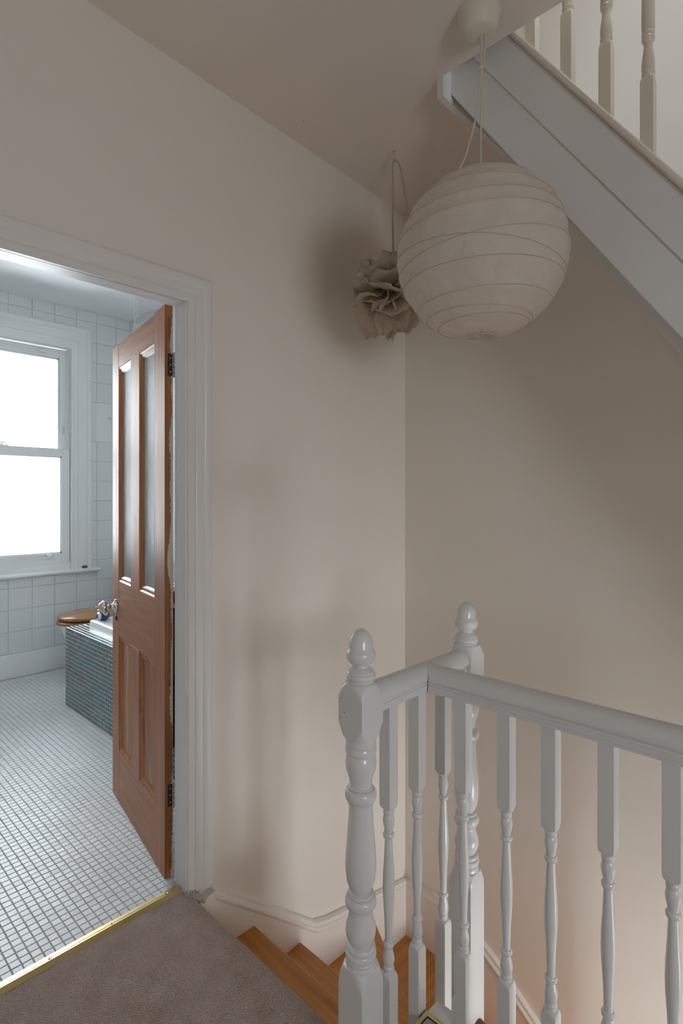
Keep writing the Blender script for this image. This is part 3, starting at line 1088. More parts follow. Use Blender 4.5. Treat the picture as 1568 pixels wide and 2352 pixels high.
def dobj(name, g, mat, parent=door, bevel=0.0, sharp=35, label=None, seg=2):
    """part given in the door's own coordinates: x from hinge to free edge, y out of the landing face, z up"""
    mats = mat if isinstance(mat, (list, tuple)) else (mat,)
    me = mesh_of(name, g, mats=mats, sharp=sharp)
    recalc(me)
    o = bpy.data.objects.new(name, me)
    COL.objects.link(o)
    o.parent = parent
    if bevel:
        b = o.modifiers.new('bevel', 'BEVEL')
        b.width, b.segments, b.limit_method, b.angle_limit = bevel, seg, 'ANGLE', R(40)
    if label: o['label'] = label
    return o


DH = 1.976
W0, W1, W2, W3, W4 = 0.112, 0.302, 0.417, 0.604, 0.706
# hinge stile: edge faces carry the old paint
g = G().box(0, W0, -DT, 0, 0, DH)
hs = dobj('hinge_stile', g, (DOORV, DOOREDGE), bevel=0.0008)
for p in hs.data.polygons:
    if p.normal.x < -0.9:
        p.material_index = 1
dobj('lock_stile', G().box(W3, W4, -DT, 0, 0, DH - 0.004), DOORV, bevel=0.001)
dobj('top_rail', G().box(W0, W3, -DT, -0.0006, 1.872, DH - 0.006), DOORH)
dobj('lock_rail', G().box(W0, W3, -DT, -0.0006, 0.719, 0.947), DOORH)
dobj('bottom_rail', G().box(W0, W3, -DT, -0.0006, 0, 0.213), DOORH)
dobj('muntin', G().box(W1, W2, -DT, -0.0003, 0.947, 1.872), DOORV)
dobj('muntin', G().box(W1, W2, -DT, -0.0003, 0.213, 0.719), DOORV)
# pale wood slip filling the gap above the lower muntin
dobj('filler_slip', G().box(W1 + 0.002, W2, -0.003, 0.0006, 0.712, 0.7195), simple('raw_pine_slip', (0.50, 0.33, 0.13), 0.6), label='pale wood filler slip')


def mould(parent, x0, x1, z0, z1, depth, width, mat):
    """bolection-free panel moulding: four mitred sides sinking from the face to the panel"""
    prof = [(0.0, -0.0015), (0.004, -0.0010), (0.008, -0.0030), (0.010, -0.0055), (0.017, -0.0060), (0.022, -0.0075), (0.026, -0.0105), (width, -depth), (width, -depth - 0.002), (0.0, -depth - 0.002)]
    for (a, b, c, d) in ((x0, z0, x0, z1), (x0, z1, x1, z1), (x1, z1, x1, z0), (x1, z0, x0, z0)):
        r0, r1 = [], []
        for w, y in prof:
            def inset(px, pz):
                return (px + (w if px == x0 else -w), y, pz + (w if pz == z0 else -w))
            r0.append(inset(a, b))
            r1.append(inset(c, d))
        g = G()
        g.loops([r0, r1])
        dobj('moulding', g, mat, parent, sharp=25)


for x0, x1 in ((W0, W1), (W2, W3)):
    p = dobj('glass_pane', G().box(x0 + 0.004, x1 - 0.004, -0.0165, -0.0135, 0.950, 1.869), GLASS_REED, label='obscured glass pane')
    mould(p, x0, x1, 0.947, 1.872, 0.0135, 0.029, DOORM)
    p = dobj('panel', G().box(x0 + 0.002, x1 - 0.002, -0.022, -0.0125, 0.215, 0.717), DOORP)
    mould(p, x0, x1, 0.213, 0.719, 0.0125, 0.029, DOORM)
# patches let into the hinge edge where older hinges sat
for z0, z1, y0, y1 in ((1.865, 1.935, -0.020, -0.012), (0.66, 0.86, -0.021, -0.013), (0.105, 0.20, -0.022, -0.012), (0.030, 0.075, -0.022, -0.014)):
    dobj('patch', G().box(-0.0012, 0.004, y0, y1, z0, z1), RAILWOOD)
# iron hinges: leaf on the edge, painted knuckle, leaf on the lining
for zc in (1.770, 0.284):
    h = dobj('hinge', G().box(-0.0016, 0.002, -DT + 0.001, -0.011, zc - 0.038, zc + 0.038), IRON, label='dark iron hinge leaf')
    for k in range(3):
        dobj('screw', G().lathe([(0, 0.003), (0.0012, 0.0025), (0.0014, 0.0005)], 0, 0, 10), BRASS, h)
        sc = [c for c in h.children][-1]
        sc.rotation_euler = (0, R(-90), 0)
        sc.location = (-0.0012, -0.020, zc - 0.024 + 0.024 * k)
    for k in range(5):
        z0 = zc - 0.042 + 0.0172 * k
        dobj('knuckle', G().lathe([(z0, 0.0052), (z0 + 0.001, 0.0068), (z0 + 0.0148, 0.0068), (z0 + 0.0158, 0.0056)], -0.0050, -DT - 0.0030, 14), PAINTED, h)
# chrome knob on its rose, with a keyhole cover hanging below
kx, kz = 0.640, 0.838


def out_lathe(prof, x, z, n=28):
    """turned shape whose axis stands out of the door face"""
    g = G()
    rings = [[(x + r * math.cos(2 * math.pi * j / n), y, z + r * math.sin(2 * math.pi * j / n)) for j in range(n)] for y, r in prof]
    g.loops(rings)
    return g


kn = dobj('door_knob', out_lathe([(0.020, 0.0085), (0.026, 0.0082), (0.032, 0.0095), (0.038, 0.0165), (0.043, 0.0245), (0.049, 0.0285), (0.055, 0.0285), (0.060, 0.0250), (0.063, 0.0170), (0.0645, 0.0070), (0.0648, 0.0005)], kx, kz), CHROME, label='chrome door knob')
dobj('rose_plate', out_lathe([(0.0, 0.0290), (0.0055, 0.0290), (0.0075, 0.0275), (0.0085, 0.0235), (0.0095, 0.0200), (0.012, 0.0150), (0.0175, 0.0105), (0.022, 0.0085)], kx, kz), CHROME, kn)
dobj('keyhole_cover', out_lathe([(0.0, 0.011), (0.003, 0.011), (0.0045, 0.009), (0.005, 0.001)], kx, kz - 0.052), simple('dark_bronze_cover', (0.10, 0.085, 0.07), 0.3, 0.8), kn)

# ================================================================== BATHROOM WINDOW
win = thing('window_1', 'white painted sash window with frosted lower pane above the toilet', 'window', (1.19, WW, 0.75), kind='structure')


def sash(name, x0, x1, z0, z1, y0, y1, st_, top_, bot_, glass):
    o = obj(name, G().box(x0, x0 + st_, y0, y1, z0, z1), SATIN, win, bevel=0.002)
    obj('stile', G().box(x1 - st_, x1, y0, y1, z0, z1), SATIN, o, bevel=0.002)
    obj('rail', G().box(x0 + st_, x1 - st_, y0, y1, z1 - top_, z1), SATIN, o, bevel=0.002)
    obj('rail', G().box(x0 + st_, x1 - st_, y0, y1, z0, z0 + bot_), SATIN, o, bevel=0.002)
    # glazing bead
    for (a, b, c, d) in ((x0 + st_, x0 + st_ + 0.010, z0 + bot_, z1 - top_), (x1 - st_ - 0.010, x1 - st_, z0 + bot_, z1 - top_),
                         (x0 + st_, x1 - st_, z1 - top_ - 0.010, z1 - top_), (x0 + st_, x1 - st_, z0 + bot_, z0 + bot_ + 0.010)):
        obj('bead', G().box(a, b, y0 + 0.010, y1 - 0.008, c, d), SATIN, o)
    obj('pane', G().box(x0 + st_, x1 - st_, (y0 + y1) / 2 - 0.002, (y0 + y1) / 2 + 0.002, z0 + bot_, z1 - top_), glass, o)
    return o


lo = sash('lower_sash', BWX0 + 0.018, BWX1 - 0.018, 0.800, 1.690, 4.562, 4.602, 0.058, 0.062, 0.080, GLASS_FROST)
us = sash('upper_sash', BWX0 + 0.030, BWX1 - 0.016, 1.632, 2.468, 4.612, 4.650, 0.060, 0.072, 0.050, GLASS_CLEAR)
fr = G()
for x0, x1 in ((BWX0, BWX0 + 0.016), (BWX1 - 0.016, BWX1)):
    fr.box(x0, x1, WW - 0.018, WW + 0.012, 0.752, 2.475)
    fr.box(x0, x1, WW + 0.012, WW + 0.20, 0.752, 2.475)
fr.box(BWX0, BWX1, WW - 0.018, WW + 0.012, 2.470, 2.515)
fr.box(BWX0, BWX1, WW + 0.012, WW + 0.20, 2.472, 2.515)
fr.box(BWX0, BWX1, WW + 0.004, WW + 0.05, 0.750, 0.803)
fr.box(BWX1 - 0.030, BWX1 - 0.014, 4.604, 4.613, 1.69, 2.47).box(BWX0 + 0.014, BWX0 + 0.030, 4.604, 4.613, 1.69, 2.47)
obj('window_frame', fr, SATIN, win, bevel=0.0015)
sg = obj('draught_strip', G().box(BWX1 - 0.0185, BWX1 - 0.0155, 4.566, 4.60, 0.82, 1.69).box(BWX1 - 0.0165, BWX1 - 0.0145, 4.615, 4.645, 1.69, 2.465), DARKGAP, win)
prof = [(WW + 0.04, 0.722), (WW - 0.050, 0.722), (WW - 0.064, 0.727), (WW - 0.070, 0.738), (WW - 0.064, 0.749), (WW - 0.050, 0.754), (WW + 0.04, 0.754)]
obj('window_sill', G().prism(prof, 0, BWX0 - 0.185, BWX1 + 0.190), SATIN, win, bevel=0.003)
# fittings
f = obj('sash_fastener', G().box(1.16, 1.235, 4.570, 4.600, 1.690, 1.698).lathe([(1.690, 0.012), (1.702, 0.012), (1.706, 0.006)], 1.195, 4.585, 16).tube([(1.19, 4.585, 1.704), (1.20, 4.600, 1.716), (1.225, 4.625, 1.714), (1.24, 4.632, 1.708)], 0.005, 8), CHROME, win)
f = obj('sash_lift', G().box(1.475, 1.535, 4.556, 4.563, 0.845, 0.858).box(1.490, 1.520, 4.540, 4.560, 0.856, 0.880), CHROME, win, bevel=0.003)
obj('sash_stop', G().box(1.630, 1.638, 4.607, 4.612, 1.81, 1.865), STEEL, win, bevel=0.002)
obj('sash_stop', G().box(1.46, 1.50, 4.604, 4.613, 2.425, 2.440).lathe([(2.424, 0.009), (2.444, 0.009)], 1.48, 4.604, 12), CHROME, win, bevel=0.002)
tag(obj('mottled_seashell', G().ellipsoid((1.757, 4.512, 0.764), 0.022, 0.015, 0.0115), SHELL), 'small dark mottled seashell on the bathroom window sill', 'shell')
# windows out of the picture: landing and stairwell


def plain_window(name, label, x0, x1, y0, y1, z0, z1, glass):
    w = thing(name, label, 'window', ((x0 + x1) / 2, (y0 + y1) / 2, z0), kind='structure')
    along_x = x1 - x0 > y1 - y0
    a0, a1 = (x0, x1) if along_x else (y0, y1)
    g = G()
    zm = (z0 + z1) / 2
    for p0, p1, q0, q1 in ((a0, a0 + 0.05, z0, z1), (a1 - 0.05, a1, z0, z1), (a0, a1, z0, z0 + 0.05), (a0, a1, z1 - 0.05, z1), (a0, a1, zm - 0.02, zm + 0.02)):
        if along_x:
            g.box(p0, p1, y0, y1, q0, q1)
        else:
            g.box(x0, x1, p0, p1, q0, q1)
    obj('window_frame', g, GLOSS, w)
    m = (y0 + y1) / 2 if along_x else (x0 + x1) / 2
    g = G().box(x0 + 0.02, x1 - 0.02, m - 0.002, m + 0.002, z0 + 0.02, z1 - 0.02) if along_x else G().box(m - 0.002, m + 0.002, y0 + 0.02, y1 - 0.02, z0 + 0.02, z1 - 0.02)
    obj('pane', g, glass, w)


plain_window('window_2', 'white framed window lighting the landing', WX0, WX1, -2.33, -2.28, WZ0, WZ1, GLASS_CLEAR)
plain_window('window_4', 'white framed window lighting the stairwell below the landing', SX0, SX1, -2.33, -2.28, SZ0, SZ1, GLASS_CLEAR)
struct('window_3', G().box(1.0, 1.7, -0.60, 0.30, 4.66, 4.664), GLASS_CLEAR, 'clear roof light over the loft stairs', 'window')

# ================================================================== BATHROOM THINGS
BZ = 0.505
BXF, BYE, BYS = 1.302, 3.648, 1.845
bath = thing('bathtub', 'built-in white bathtub in a box clad with teal glass mosaic', 'bathtub', (1.72, 2.75, 0))
# box with an opening for the tub
g = G()
g.box(BXF + 0.003, BXF + 0.110, BYS, BYE - 0.003, 0, BZ)
g.box(2.06, BXR - 0.010, BYS, BYE - 0.003, 0, BZ)
g.box(BXF + 0.110, 2.06, BYE - 0.095, BYE - 0.003, 0, BZ)
g.box(BXF + 0.110, 2.06, BYS, BYS + 0.10, 0, BZ)
obj('bath_panel', g, MGROUT, bath)
g = G()
MP, MW = 0.02425, 0.0207


def mos_side(u0, u1, w0, w1, fn):
    nu, nw = int((u1 - u0 + 1e-4) / MP), int((w1 - w0 + 1e-4) / MP)
    for i in range(nu):
        for j in range(nw):
            a, b = u1 - MP * (i + 1) + 0.0018, w1 - MP * (j + 1) + 0.0018
            ring0 = [(a, b), (a + MW, b), (a + MW, b + MW), (a, b + MW)]
            c = 0.0012
            ring1 = [(a + c, b + c), (a + MW - c, b + c), (a + MW - c, b + MW - c), (a + c, b + MW - c)]
            g.loops([[fn(p, q, -0.003) for p, q in ring0], [fn(p, q, 0.0006) for p, q in ring0], [fn(p, q, 0.0012) for p, q in ring1]])


mos_side(BYS, BYE, 0.0, BZ, lambda y, z, d: (BXF + 0.003 - d, y, z))
mos_side(BXF, 2.14, 0.0, BZ, lambda x, z, d: (x, BYE - 0.003 + d, z))
mos_side(BXF, 1.405, BYS, BYE, lambda x, y, d: (x, y, BZ + d))
mos_side(1.405, 2.14, BYE - 0.075, BYE, lambda x, y, d: (x, y, BZ + d))
t = obj('mosaic_tiles', g, MOSAIC, bath, sharp=0)
t['kind'] = 'stuff'


def rrect(x0, x1, y0, y1, r, z, n=8):
    pts = []
    for cx, cy, a0 in ((x1 - r, y1 - r, 0), (x0 + r, y1 - r, 90), (x0 + r, y0 + r, 180), (x1 - r, y0 + r, 270)):
        for k in range(n + 1):
            t = R(a0 + 90 * k / n)
            pts.append((cx + r * math.cos(t), cy + r * math.sin(t), z))
    return pts


tx0, tx1, ty0, ty1 = 1.412, 2.075, 1.93, 3.562
g = G()
g.loops([rrect(tx0, tx1, ty0, ty1, 0.012, BZ), rrect(tx0 + 0.002, tx1 - 0.002, ty0 + 0.002, ty1 - 0.002, 0.012, BZ + 0.034), rrect(tx0 + 0.008, tx1 - 0.008, ty0 + 0.008, ty1 - 0.008, 0.014, BZ + 0.041),
         rrect(tx0 + 0.085, tx1 - 0.085, ty0 + 0.10, ty1 - 0.12, 0.12, BZ + 0.040), rrect(tx0 + 0.10, tx1 - 0.10, ty0 + 0.12, ty1 - 0.14, 0.12, BZ + 0.028),
         rrect(tx0 + 0.14, tx1 - 0.14, ty0 + 0.20, ty1 - 0.28, 0.12, 0.16), rrect(tx0 + 0.2, tx1 - 0.2, ty0 + 0.28, ty1 - 0.36, 0.1, 0.12)])
obj('tub', g, CERAMIC, bath, sharp=50)

# toilet facing -x
wc = thing('toilet', 'white toilet with closed oak seat standing behind the mosaic bath', 'toilet', (1.70, 4.06, 0))


def egg(cx, cy, l0, l1, w, z, n=40):
    """plan of a toilet seat: rounded nose towards -x (length l0), squarer back (l1)"""
    pts = []
    for k in range(n):
        t = 2 * math.pi * k / n
        c, s_ = math.cos(t), math.sin(t)
        pts.append((cx + (l1 * abs(c) ** 0.7 if c > 0 else -l0 * abs(c)), cy + w * s_ * (1.0 if c <= 0 else (1 - 0.12 * c)), z))
    return pts


TX, TY = 1.645, 4.06
obj('bowl', G().loops([egg(TX + 0.06, TY, 0.14, 0.16, 0.10, 0.0), egg(TX + 0.06, TY, 0.14, 0.16, 0.10, 0.10), egg(TX + 0.04, TY, 0.16, 0.17, 0.12, 0.24), egg(TX + 0.01, TY, 0.215, 0.19, 0.165, 0.35),
                       egg(TX, TY, 0.225, 0.20, 0.178, 0.415), egg(TX, TY, 0.222, 0.20, 0.175, 0.428)]), CERAMIC, wc, sharp=50)


def padded(z0, z1, l0, l1, w):
    h = z1 - z0
    return G().loops([egg(TX, TY, l0 - 0.012, l1 - 0.008, w - 0.012, z0), egg(TX, TY, l0 - 0.003, l1 - 0.002, w - 0.003, z0 + h * 0.2), egg(TX, TY, l0, l1, w, z0 + h * 0.5),
                      egg(TX, TY, l0 - 0.004, l1 - 0.002, w - 0.004, z0 + h * 0.8), egg(TX, TY, l0 - 0.014, l1 - 0.008, w - 0.014, z1), egg(TX, TY, l0 - 0.10, l1 - 0.08, w - 0.09, z1 + 0.004)])


obj('seat', padded(0.430, 0.455, 0.249, 0.195, 0.200), SEAT, wc, sharp=50)
obj('lid', padded(0.463, 0.489, 0.241, 0.195, 0.197), SEAT, wc, sharp=50)
obj('hinge', G().tube([(TX + 0.185, TY - 0.11, 0.462), (TX + 0.185, TY + 0.11, 0.462)], 0.010, 10), CHROME, wc)
obj('cistern', G().box(1.945, 2.142, TY - 0.21, TY + 0.21, 0.46, 0.82), CERAMIC, wc, bevel=0.025, seg=4)
obj('cistern_lid', G().box(1.935, 2.144, TY - 0.22, TY + 0.22, 0.815, 0.85), CERAMIC, wc, bevel=0.012, seg=3)
obj('cistern_shelf', G().box(1.82, 2.0, TY - 0.12, TY + 0.12, 0.30, 0.465), CERAMIC, wc, bevel=0.02)

# bath toy on the tub rim
DZ = BZ + 0.041
duck = thing('bath_toy', 'small blue and white rubber bath toy on the tub rim', 'toy', (1.475, 3.52, DZ))
dx, dy = 1.477, 3.505
obj('body', G().ellipsoid((dx, dy, DZ + 0.028), 0.040, 0.052, 0.030), BLUE, duck)
obj('chest_patch', G().ellipsoid((dx - 0.030, dy - 0.026, DZ + 0.030), 0.012, 0.013, 0.017), WHITETOY, duck)
obj('collar', G().ellipsoid((dx - 0.004, dy + 0.022, DZ + 0.058), 0.022, 0.022, 0.009), WHITETOY, duck)
obj('head', G().ellipsoid((dx, dy + 0.012, DZ + 0.082), 0.026, 0.027, 0.027), YELLOW, duck)
obj('beak', G().ellipsoid((dx - 0.026, dy + 0.020, DZ + 0.078), 0.013, 0.011, 0.006), ORANGE, duck)
obj('tail', G().ellipsoid((dx - 0.006, dy - 0.050, DZ + 0.046), 0.012, 0.016, 0.012), YELLOW, duck)

# double chain from the bathroom ceiling
ch = thing('hanging_chain', 'double steel link chain hanging from the bathroom ceiling behind the door', 'chain', (1.60, 3.307, BCZ))


def link(c, ang, h=0.029, w=0.0095, r=0.0023):
    pts = []
    for k in range(20):
        t = 2 * math.pi * k / 20
        a, b = math.cos(t), math.sin(t)
        lx = w * a
        lz = (h - w) * (1 if b > 0 else -1) * min(1, abs(b) * 3) + w * b
        pts.append((c[0] + lx * math.cos(ang), c[1] + lx * math.sin(ang), c[2] + lz))
    return G().tube(pts, r, 7, closed=True)


lkx, lky = 1.600, 3.307
for side in (-1, 1):
    bx, by = lkx + side * 0.0105 * math.cos(R(-46)), lky + side * 0.0105 * math.sin(R(-46))
    for k in range(24):
        z = BCZ - 0.034 - 0.0505 * k
        obj('link', link((bx, by, z), R(-46) if k % 2 == 0 else R(44)), STEEL, ch)
obj('ceiling_plate', G().lathe([(BCZ, 0.03), (BCZ - 0.006, 0.03), (BCZ - 0.010, 0.022), (BCZ - 0.011, 0.004)], lkx, lky, 20).tube([(lkx - 0.012, lky + 0.012, BCZ - 0.008), (lkx, lky, BCZ - 0.014), (lkx + 0.012, lky - 0.012, BCZ - 0.008)], 0.003, 6), STEEL, ch)
obj('bottom_ring', G().tube([(lkx + 0.025 * math.cos(t), lky - 0.025 * math.cos(t) * 0.9, BCZ - 1.262 + 0.03 * math.sin(t)) for t in [2 * math.pi * k / 24 for k in range(24)]], 0.0035, 7, closed=True), STEEL, ch)

# towel rail with towels, glimpsed through the hinge gap
tr = thing('towel_rail', 'chrome towel rail behind the open bathroom door', 'towel rail', (1.245, 2.21, 0))
for y in (1.99, 2.46):
    obj('post', G().tube([(1.245, y, 0.003), (1.245, y, 0.84)], 0.008, 10).box(1.21, 1.28, y - 0.012, y + 0.012, 0.003, 0.012), CHROME, tr)
for z in (0.835, 0.45):
    obj('bar', G().tube([(1.245, 1.985, z), (1.245, 2.465, z)], 0.007, 10), CHROME, tr)


def drape(x, y0, y1, ztop, zf, zb, t, amp):
    """cloth over a bar: front and back falls with soft folds"""
    outer, n = [], 24
    g = G()
    rings = []
    for k in range(n + 1):
        y = y0 + (y1 - y0) * k / n
        w = amp * math.sin(k * 1.3) + amp * 0.5 * math.sin(k * 2.9 + 1)
        ring = [(x - t - w - 0.006, y, zf), (x - t - w * .6, y, (zf + ztop) / 2), (x - t * 0.8, y, ztop - 0.012), (x - t * .4, y, ztop), (x + t * .4, y, ztop), (x + t * .8, y, ztop - 0.012), (x + t + w * .6, y, (zb + ztop) / 2), (x + t + w, y, zb),
                (x + t + w - 0.007, y, zb), (x + t * 0.45, y, ztop - 0.02), (x - t * 0.45, y, ztop - 0.02), (x - t - w + 0.003, y, zf)]
        rings.append(ring)
    g.loops(rings)
    return g


tag(obj('towel', drape(1.245, 2.03, 2.42, 0.852, 0.240, 0.30, 0.018, 0.004), TOWEL, sharp=60), 'dark purple towel hanging over the chrome rail', 'towel')
tag(obj('cloth', drape(1.245, 2.06, 2.36, 0.938, 0.845, 0.845, 0.030, 0.003), SWIRL, sharp=60), 'white cloth with red swirls folded on top of the chrome rail', 'cloth')
# narrow white shelf end beside the door's free edge
shf = thing('wall_shelf', 'small white shelf bracket on the bathroom tiles behind the door edge', 'shelf', (2.03, WW, 1.94))
obj('shelf_board', G().box(1.955, 2.12, WW - 0.075, WW - 0.006, 1.955, 1.967), CERAMIC, shf, bevel=0.003)
obj('bracket', G().prism([(WW - 0.06, 1.955), (WW - 0.006, 1.955), (WW - 0.006, 1.915)], 0, 2.06, 2.075), CERAMIC, shf)

# ================================================================== LANDING LAMPS
gl = thing('paper_lantern', 'large round white paper lantern on a cream flex by the stairs', 'lamp', (1.443, 0.832, CZ(1.443)))
LCX, LCY, LCZ, LR = 1.443, 0.832, 2.013, 0.2425
RT = (math.sin(R(44)), -math.cos(R(44)))
ribs = [(z0, t * RT[0], t * RT[1]) for z0, t in ((0.92, 0.0), (0.76, 0.04), (0.56, -0.05), (0.36, 0.03), (0.20, 0.05), (-0.10, 0.13), (-0.19, -0.13), (-0.37, 0.02), (-0.63, 0.04), (-0.79, -0.03), (-0.85, 0.03))]


def lantern():
    nu, nv = 168, 120
    rings = []
    for i in range(nv + 1):
        t = R(10.5) + (math.pi - R(21.0)) * i / nv
        ring = []
        for j in range(nu):
            p = 2 * math.pi * j / nu
            d = Vector((math.sin(t) * math.cos(p), math.sin(t) * math.sin(p), -math.cos(t)))
            near = min(abs(d.z - (z0 + a * d.x + b * d.y)) / math.sqrt(1 + a * a + b * b) for z0, a, b in ribs)
            ins = 0.0045 * min(near / 0.11, 1.0) ** 0.8
            w = noise.noise(Vector((d.x * 4, d.y * 4, d.z * 2.2)) * 1.6) * 0.0034 + noise.noise(d * 16) * 0.0011
            cz = noise.noise(Vector((d.x * 5 + 3, d.y * 5, d.z * 3.5 + d.x * 2)))
            w -= 0.0034 * max(0.0, 1 - abs(cz) * 7) ** 2 * (0.5 + 0.5 * noise.noise(d * 3 + Vector((7, 1, 2))))
            rr = LR - ins + w * min(near / 0.05, 1)
            ring.append((LCX + rr * d.x, LCY + rr * d.y, LCZ + rr * d.z * 0.975))
        rings.append(ring)
    g = G()
    g.loops(rings, cap=False)
    return g


obj('paper_shade', lantern(), PAPER, gl, sharp=0)
sh = bpy.data.objects['paper_shade']
sh.data.polygons.foreach_set('use_smooth', [True] * len(sh.data.polygons))
for z0, a, b in ribs:
    pts = []
    for k in range(72):
        p = 2 * math.pi * k / 72
        # point of the unit sphere on the tilted plane
        z = z0
        for _ in range(12):
            s_ = math.sqrt(max(1 - z * z, 0.001))
            z = 0.5 * z + 0.5 * (z0 + a * s_ * math.cos(p) + b * s_ * math.sin(p))
            z = max(-0.98, min(0.98, z))
        s_ = math.sqrt(1 - z * z)
        rr = LR + 0.0004
        pts.append((LCX + rr * s_ * math.cos(p), LCY + rr * s_ * math.sin(p), LCZ + rr * z * 0.975))
    obj('wire_rib', G().tube(pts, 0.0010, 6, closed=True), WIRE, gl)
for zz, r_ in ((-0.983, 0.0445), (0.983, 0.0445)):
    obj('rim_ring', G().tube([(LCX + r_ * math.cos(t), LCY + r_ * math.sin(t), LCZ + LR * 0.975 * zz) for t in [2 * math.pi * k / 40 for k in range(40)]], 0.0016, 6, closed=True), WIRE, gl)
obj('frame_rod', G().tube([(LCX - 0.045, LCY, LCZ - LR * 0.958), (LCX + 0.045, LCY, LCZ - LR * 0.958)], 0.0012, 6).tube([(LCX, LCY, LCZ - LR * 0.958), (LCX, LCY, LCZ + LR * 0.97)], 0.0012, 6), WIRE, gl)
obj('lamp_holder', G().lathe([(LCZ + 0.10, 0.017), (LCZ + 0.16, 0.018), (LCZ + 0.175, 0.012), (LCZ + 0.19, 0.005)], LCX, LCY, 20), ROSE, gl)
zc = CZ(LCX)
obj('ceiling_rose', G().lathe([(zc + 0.004, 0.062), (zc - 0.006, 0.062), (zc - 0.030, 0.057), (zc - 0.050, 0.050), (zc - 0.060, 0.043), (zc - 0.064, 0.034), (zc - 0.065, 0.002)], LCX - 0.004, LCY + 0.004, 48), ROSE, gl, sharp=50)
obj('flex', G().tube([(LCX + 0.002, LCY, zc - 0.062), (LCX + 0.001, LCY, 2.55), (LCX, LCY, 2.4), (LCX, LCY, LCZ + 0.185)], 0.0028, 8), CORD, gl)


def bez(pts, n=10):
    """smooth curve through points"""
    P = [Vector(p) for p in pts]
    out = []
    for i in range(len(P) - 1):
        p0, p1, p2, p3 = P[max(i - 1, 0)], P[i], P[i + 1], P[min(i + 2, len(P) - 1)]
        for k in range(n):
            t = k / n
            out.append(0.5 * ((2 * p1) + (p2 - p0) * t + (2 * p0 - 5 * p1 + 4 * p2 - p3) * t * t + (3 * p1 - p0 - 3 * p2 + p3) * t ** 3))
    out.append(P[-1])
    return out


rx, ry = math.sin(R(44)), -math.cos(R(44))
obj('loose_flex', G().tube(bez([(LCX + 0.014 * rx, LCY + 0.014 * ry, zc - 0.062), (LCX + 0.012 * rx, LCY + 0.012 * ry, 2.62), (LCX + 0.003 * rx, LCY + 0.003 * ry, 2.555), (LCX - 0.004 * rx, LCY - 0.004 * ry, 2.50),
                              (LCX - 0.012 * rx, LCY - 0.012 * ry, 2.43), (LCX - 0.040 * rx, LCY - 0.040 * ry, 2.32), (LCX - 0.070 * rx, LCY - 0.070 * ry, 2.24), (LCX - 0.04 * rx, LCY - 0.04 * ry, 2.20)]), 0.0026, 8), CORD, gl)
obj('flex_knot', G().ellipsoid((LCX, LCY, 2.565), 0.006, 0.006, 0.007, 12, 8), CORD, gl)

# flower lamp
HX, HY = 1.756, 1.404
fl_ = thing('flower_lamp', 'cream ruffled petal pendant lamp hooked under the ceiling near the corner', 'lamp', (HX, HY, CZ(HX)))
FCX, FCY, FCZ = HX - 0.016, HY + 0.015, 2.142
hz = CZ(HX)
obj('ceiling_hook', G().lathe([(hz + 0.002, 0.006), (hz - 0.003, 0.006), (hz - 0.004, 0.002)], HX, HY, 12).tube(bez([(HX, HY, hz - 0.003), (HX, HY, hz - 0.018), (HX + 0.006, HY - 0.006, hz - 0.026), (HX, HY, hz - 0.038), (HX - 0.006, HY + 0.006, hz - 0.030)], 6), 0.0018, 6), WIRE, fl_)
obj('flex', G().tube(bez([(FCX + 0.01, FCY - 0.01, 2.20), (HX - 0.002, HY + 0.002, 2.30), (HX - 0.003, HY + 0.003, 2.45), (HX - 0.002, HY + 0.002, hz - 0.055), (HX + 0.004, HY - 0.004, hz - 0.040), (HX + 0.014, HY - 0.014, hz - 0.050),
                          (HX + 0.024, HY - 0.024, hz - 0.10), (HX + 0.034, HY - 0.036, hz - 0.20), (HX + 0.046, HY - 0.048, hz - 0.30), (HX + 0.056, HY - 0.058, 2.36), (HX + 0.040, HY - 0.045, 2.26)]), 0.0036, 8), FCORD, fl_)
obj('lamp_holder', G().lathe([(FCZ + 0.03, 0.018), (FCZ + 0.08, 0.019), (FCZ + 0.10, 0.008)], FCX, FCY, 16), ROSE, fl_)


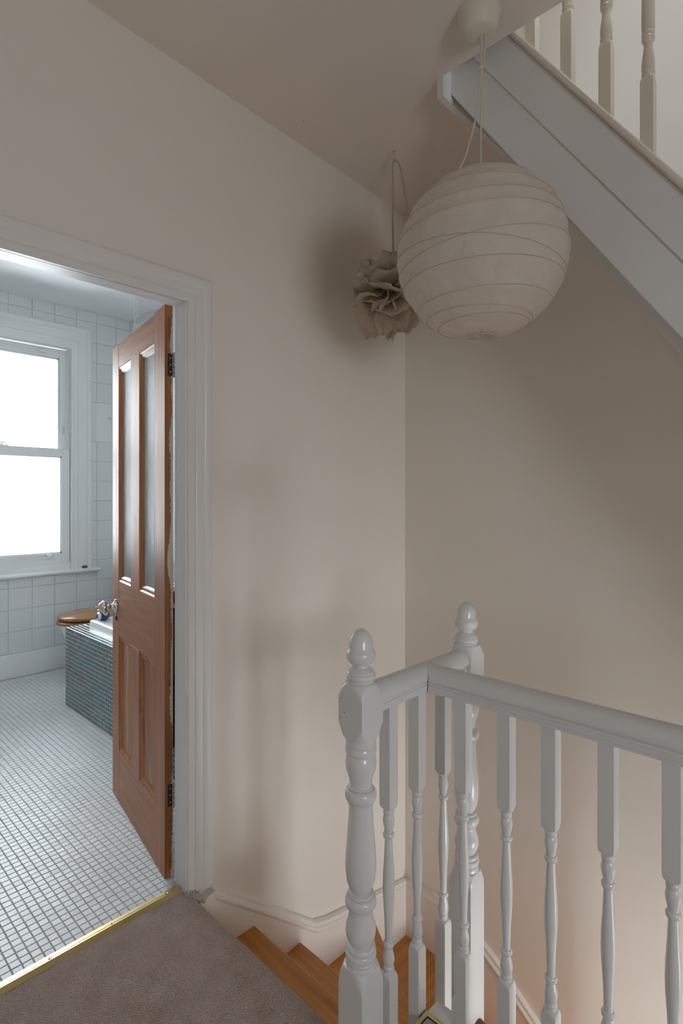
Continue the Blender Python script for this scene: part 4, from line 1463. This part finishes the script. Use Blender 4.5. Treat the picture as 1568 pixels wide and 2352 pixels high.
def petal(base, direc, wide, ln, wd, curl, seed, tip):
    """crumpled paper petal: starts at base, goes along direc, curls towards up-normal"""
    d = Vector(direc).normalized()
    w = Vector(wide)
    w = (w - d * w.dot(d)).normalized()
    nrm = d.cross(w)
    nu, nv = 9, 9
    rows = []
    for i in range(nu):
        s_ = i / (nu - 1)
        half_w = wd * (0.25 + 1.15 * math.sin(math.pi * min(s_ * 0.78 + 0.06, 1))) * (1 - tip * s_ ** 3)
        row = []
        for j in range(nv):
            q = (j / (nv - 1) - 0.5) * 2
            p = Vector(base) + d * (ln * (s_ - 0.16 * curl * s_ * s_)) + w * (half_w * q * 0.5)
            p += nrm * (curl * ln * 0.45 * s_ * s_ + 0.20 * wd * q * q * (0.4 + 0.6 * s_))
            e = abs(q) ** 2 * 0.6 + s_ ** 2 * 0.6
            n3 = noise.noise_vector(Vector((seed * 3.1 + s_ * 2.6, q * 1.7, seed)))
            n4 = noise.noise_vector(Vector((seed * 7.7 + s_ * 6, q * 4.2, 5 + seed)))
            p += n3 * (0.020 * e + 0.004) + n4 * (0.008 * e + 0.002)
            row.append(p)
        rows.append(row)
    g = G()
    g.loops(rows, closed_ring=False, cap=False)
    return g


def put_petal(*a):
    o = obj('petal', petal(*a), PETAL, fl_, sharp=0)
    o.data.polygons.foreach_set('use_smooth', [True] * len(o.data.polygons))
    m = o.modifiers.new('thickness', 'SOLIDIFY')
    m.thickness = 0.0008


NP = 46
for k in range(NP):
    zf = 1 - 2 * (k + 0.5) / NP
    az = k * 2.399963
    rad = math.sqrt(1 - zf * zf)
    dr = Vector((rad * math.cos(az), rad * math.sin(az), zf))
    tan = Vector((-math.sin(az), math.cos(az), 0))
    roll = random.uniform(-0.5, 0.5)
    wide = tan * math.cos(roll) + dr.cross(tan) * math.sin(roll)
    outw = (dr + Vector((0, 0, random.uniform(-0.35, 0.25))) + tan * random.uniform(-0.45, 0.45)).normalized()
    put_petal(Vector((FCX, FCY, FCZ)) + dr * 0.035, outw, wide, random.uniform(0.095, 0.120), random.uniform(0.095, 0.14), random.uniform(0.15, 0.75) * (1 if zf > -0.3 else -0.4), k + 1.0, 0.35)
# longer leaves that hang below and to the side
cr3 = Vector((rx, ry, 0))
cf3 = Vector((math.cos(R(44)), math.sin(R(44)), 0))
for k, (a, b, ln, wd) in enumerate(((-0.105, -0.03, 0.150, 0.085), (-0.030, -0.06, 0.150, 0.075), (0.045, -0.05, 0.130, 0.080), (0.085, 0.02, 0.120, 0.09), (-0.06, 0.06, 0.12, 0.08), (0.02, 0.07, 0.13, 0.08))):
    base = Vector((FCX, FCY, FCZ - 0.055)) + cr3 * (a * 0.75) + cf3 * b
    put_petal(base, Vector((0, 0, -1)) + cr3 * (a * 1.5), cr3 + cf3 * random.uniform(-.4, .4), ln, wd, 0.25, 70.0 + k, 0.75)
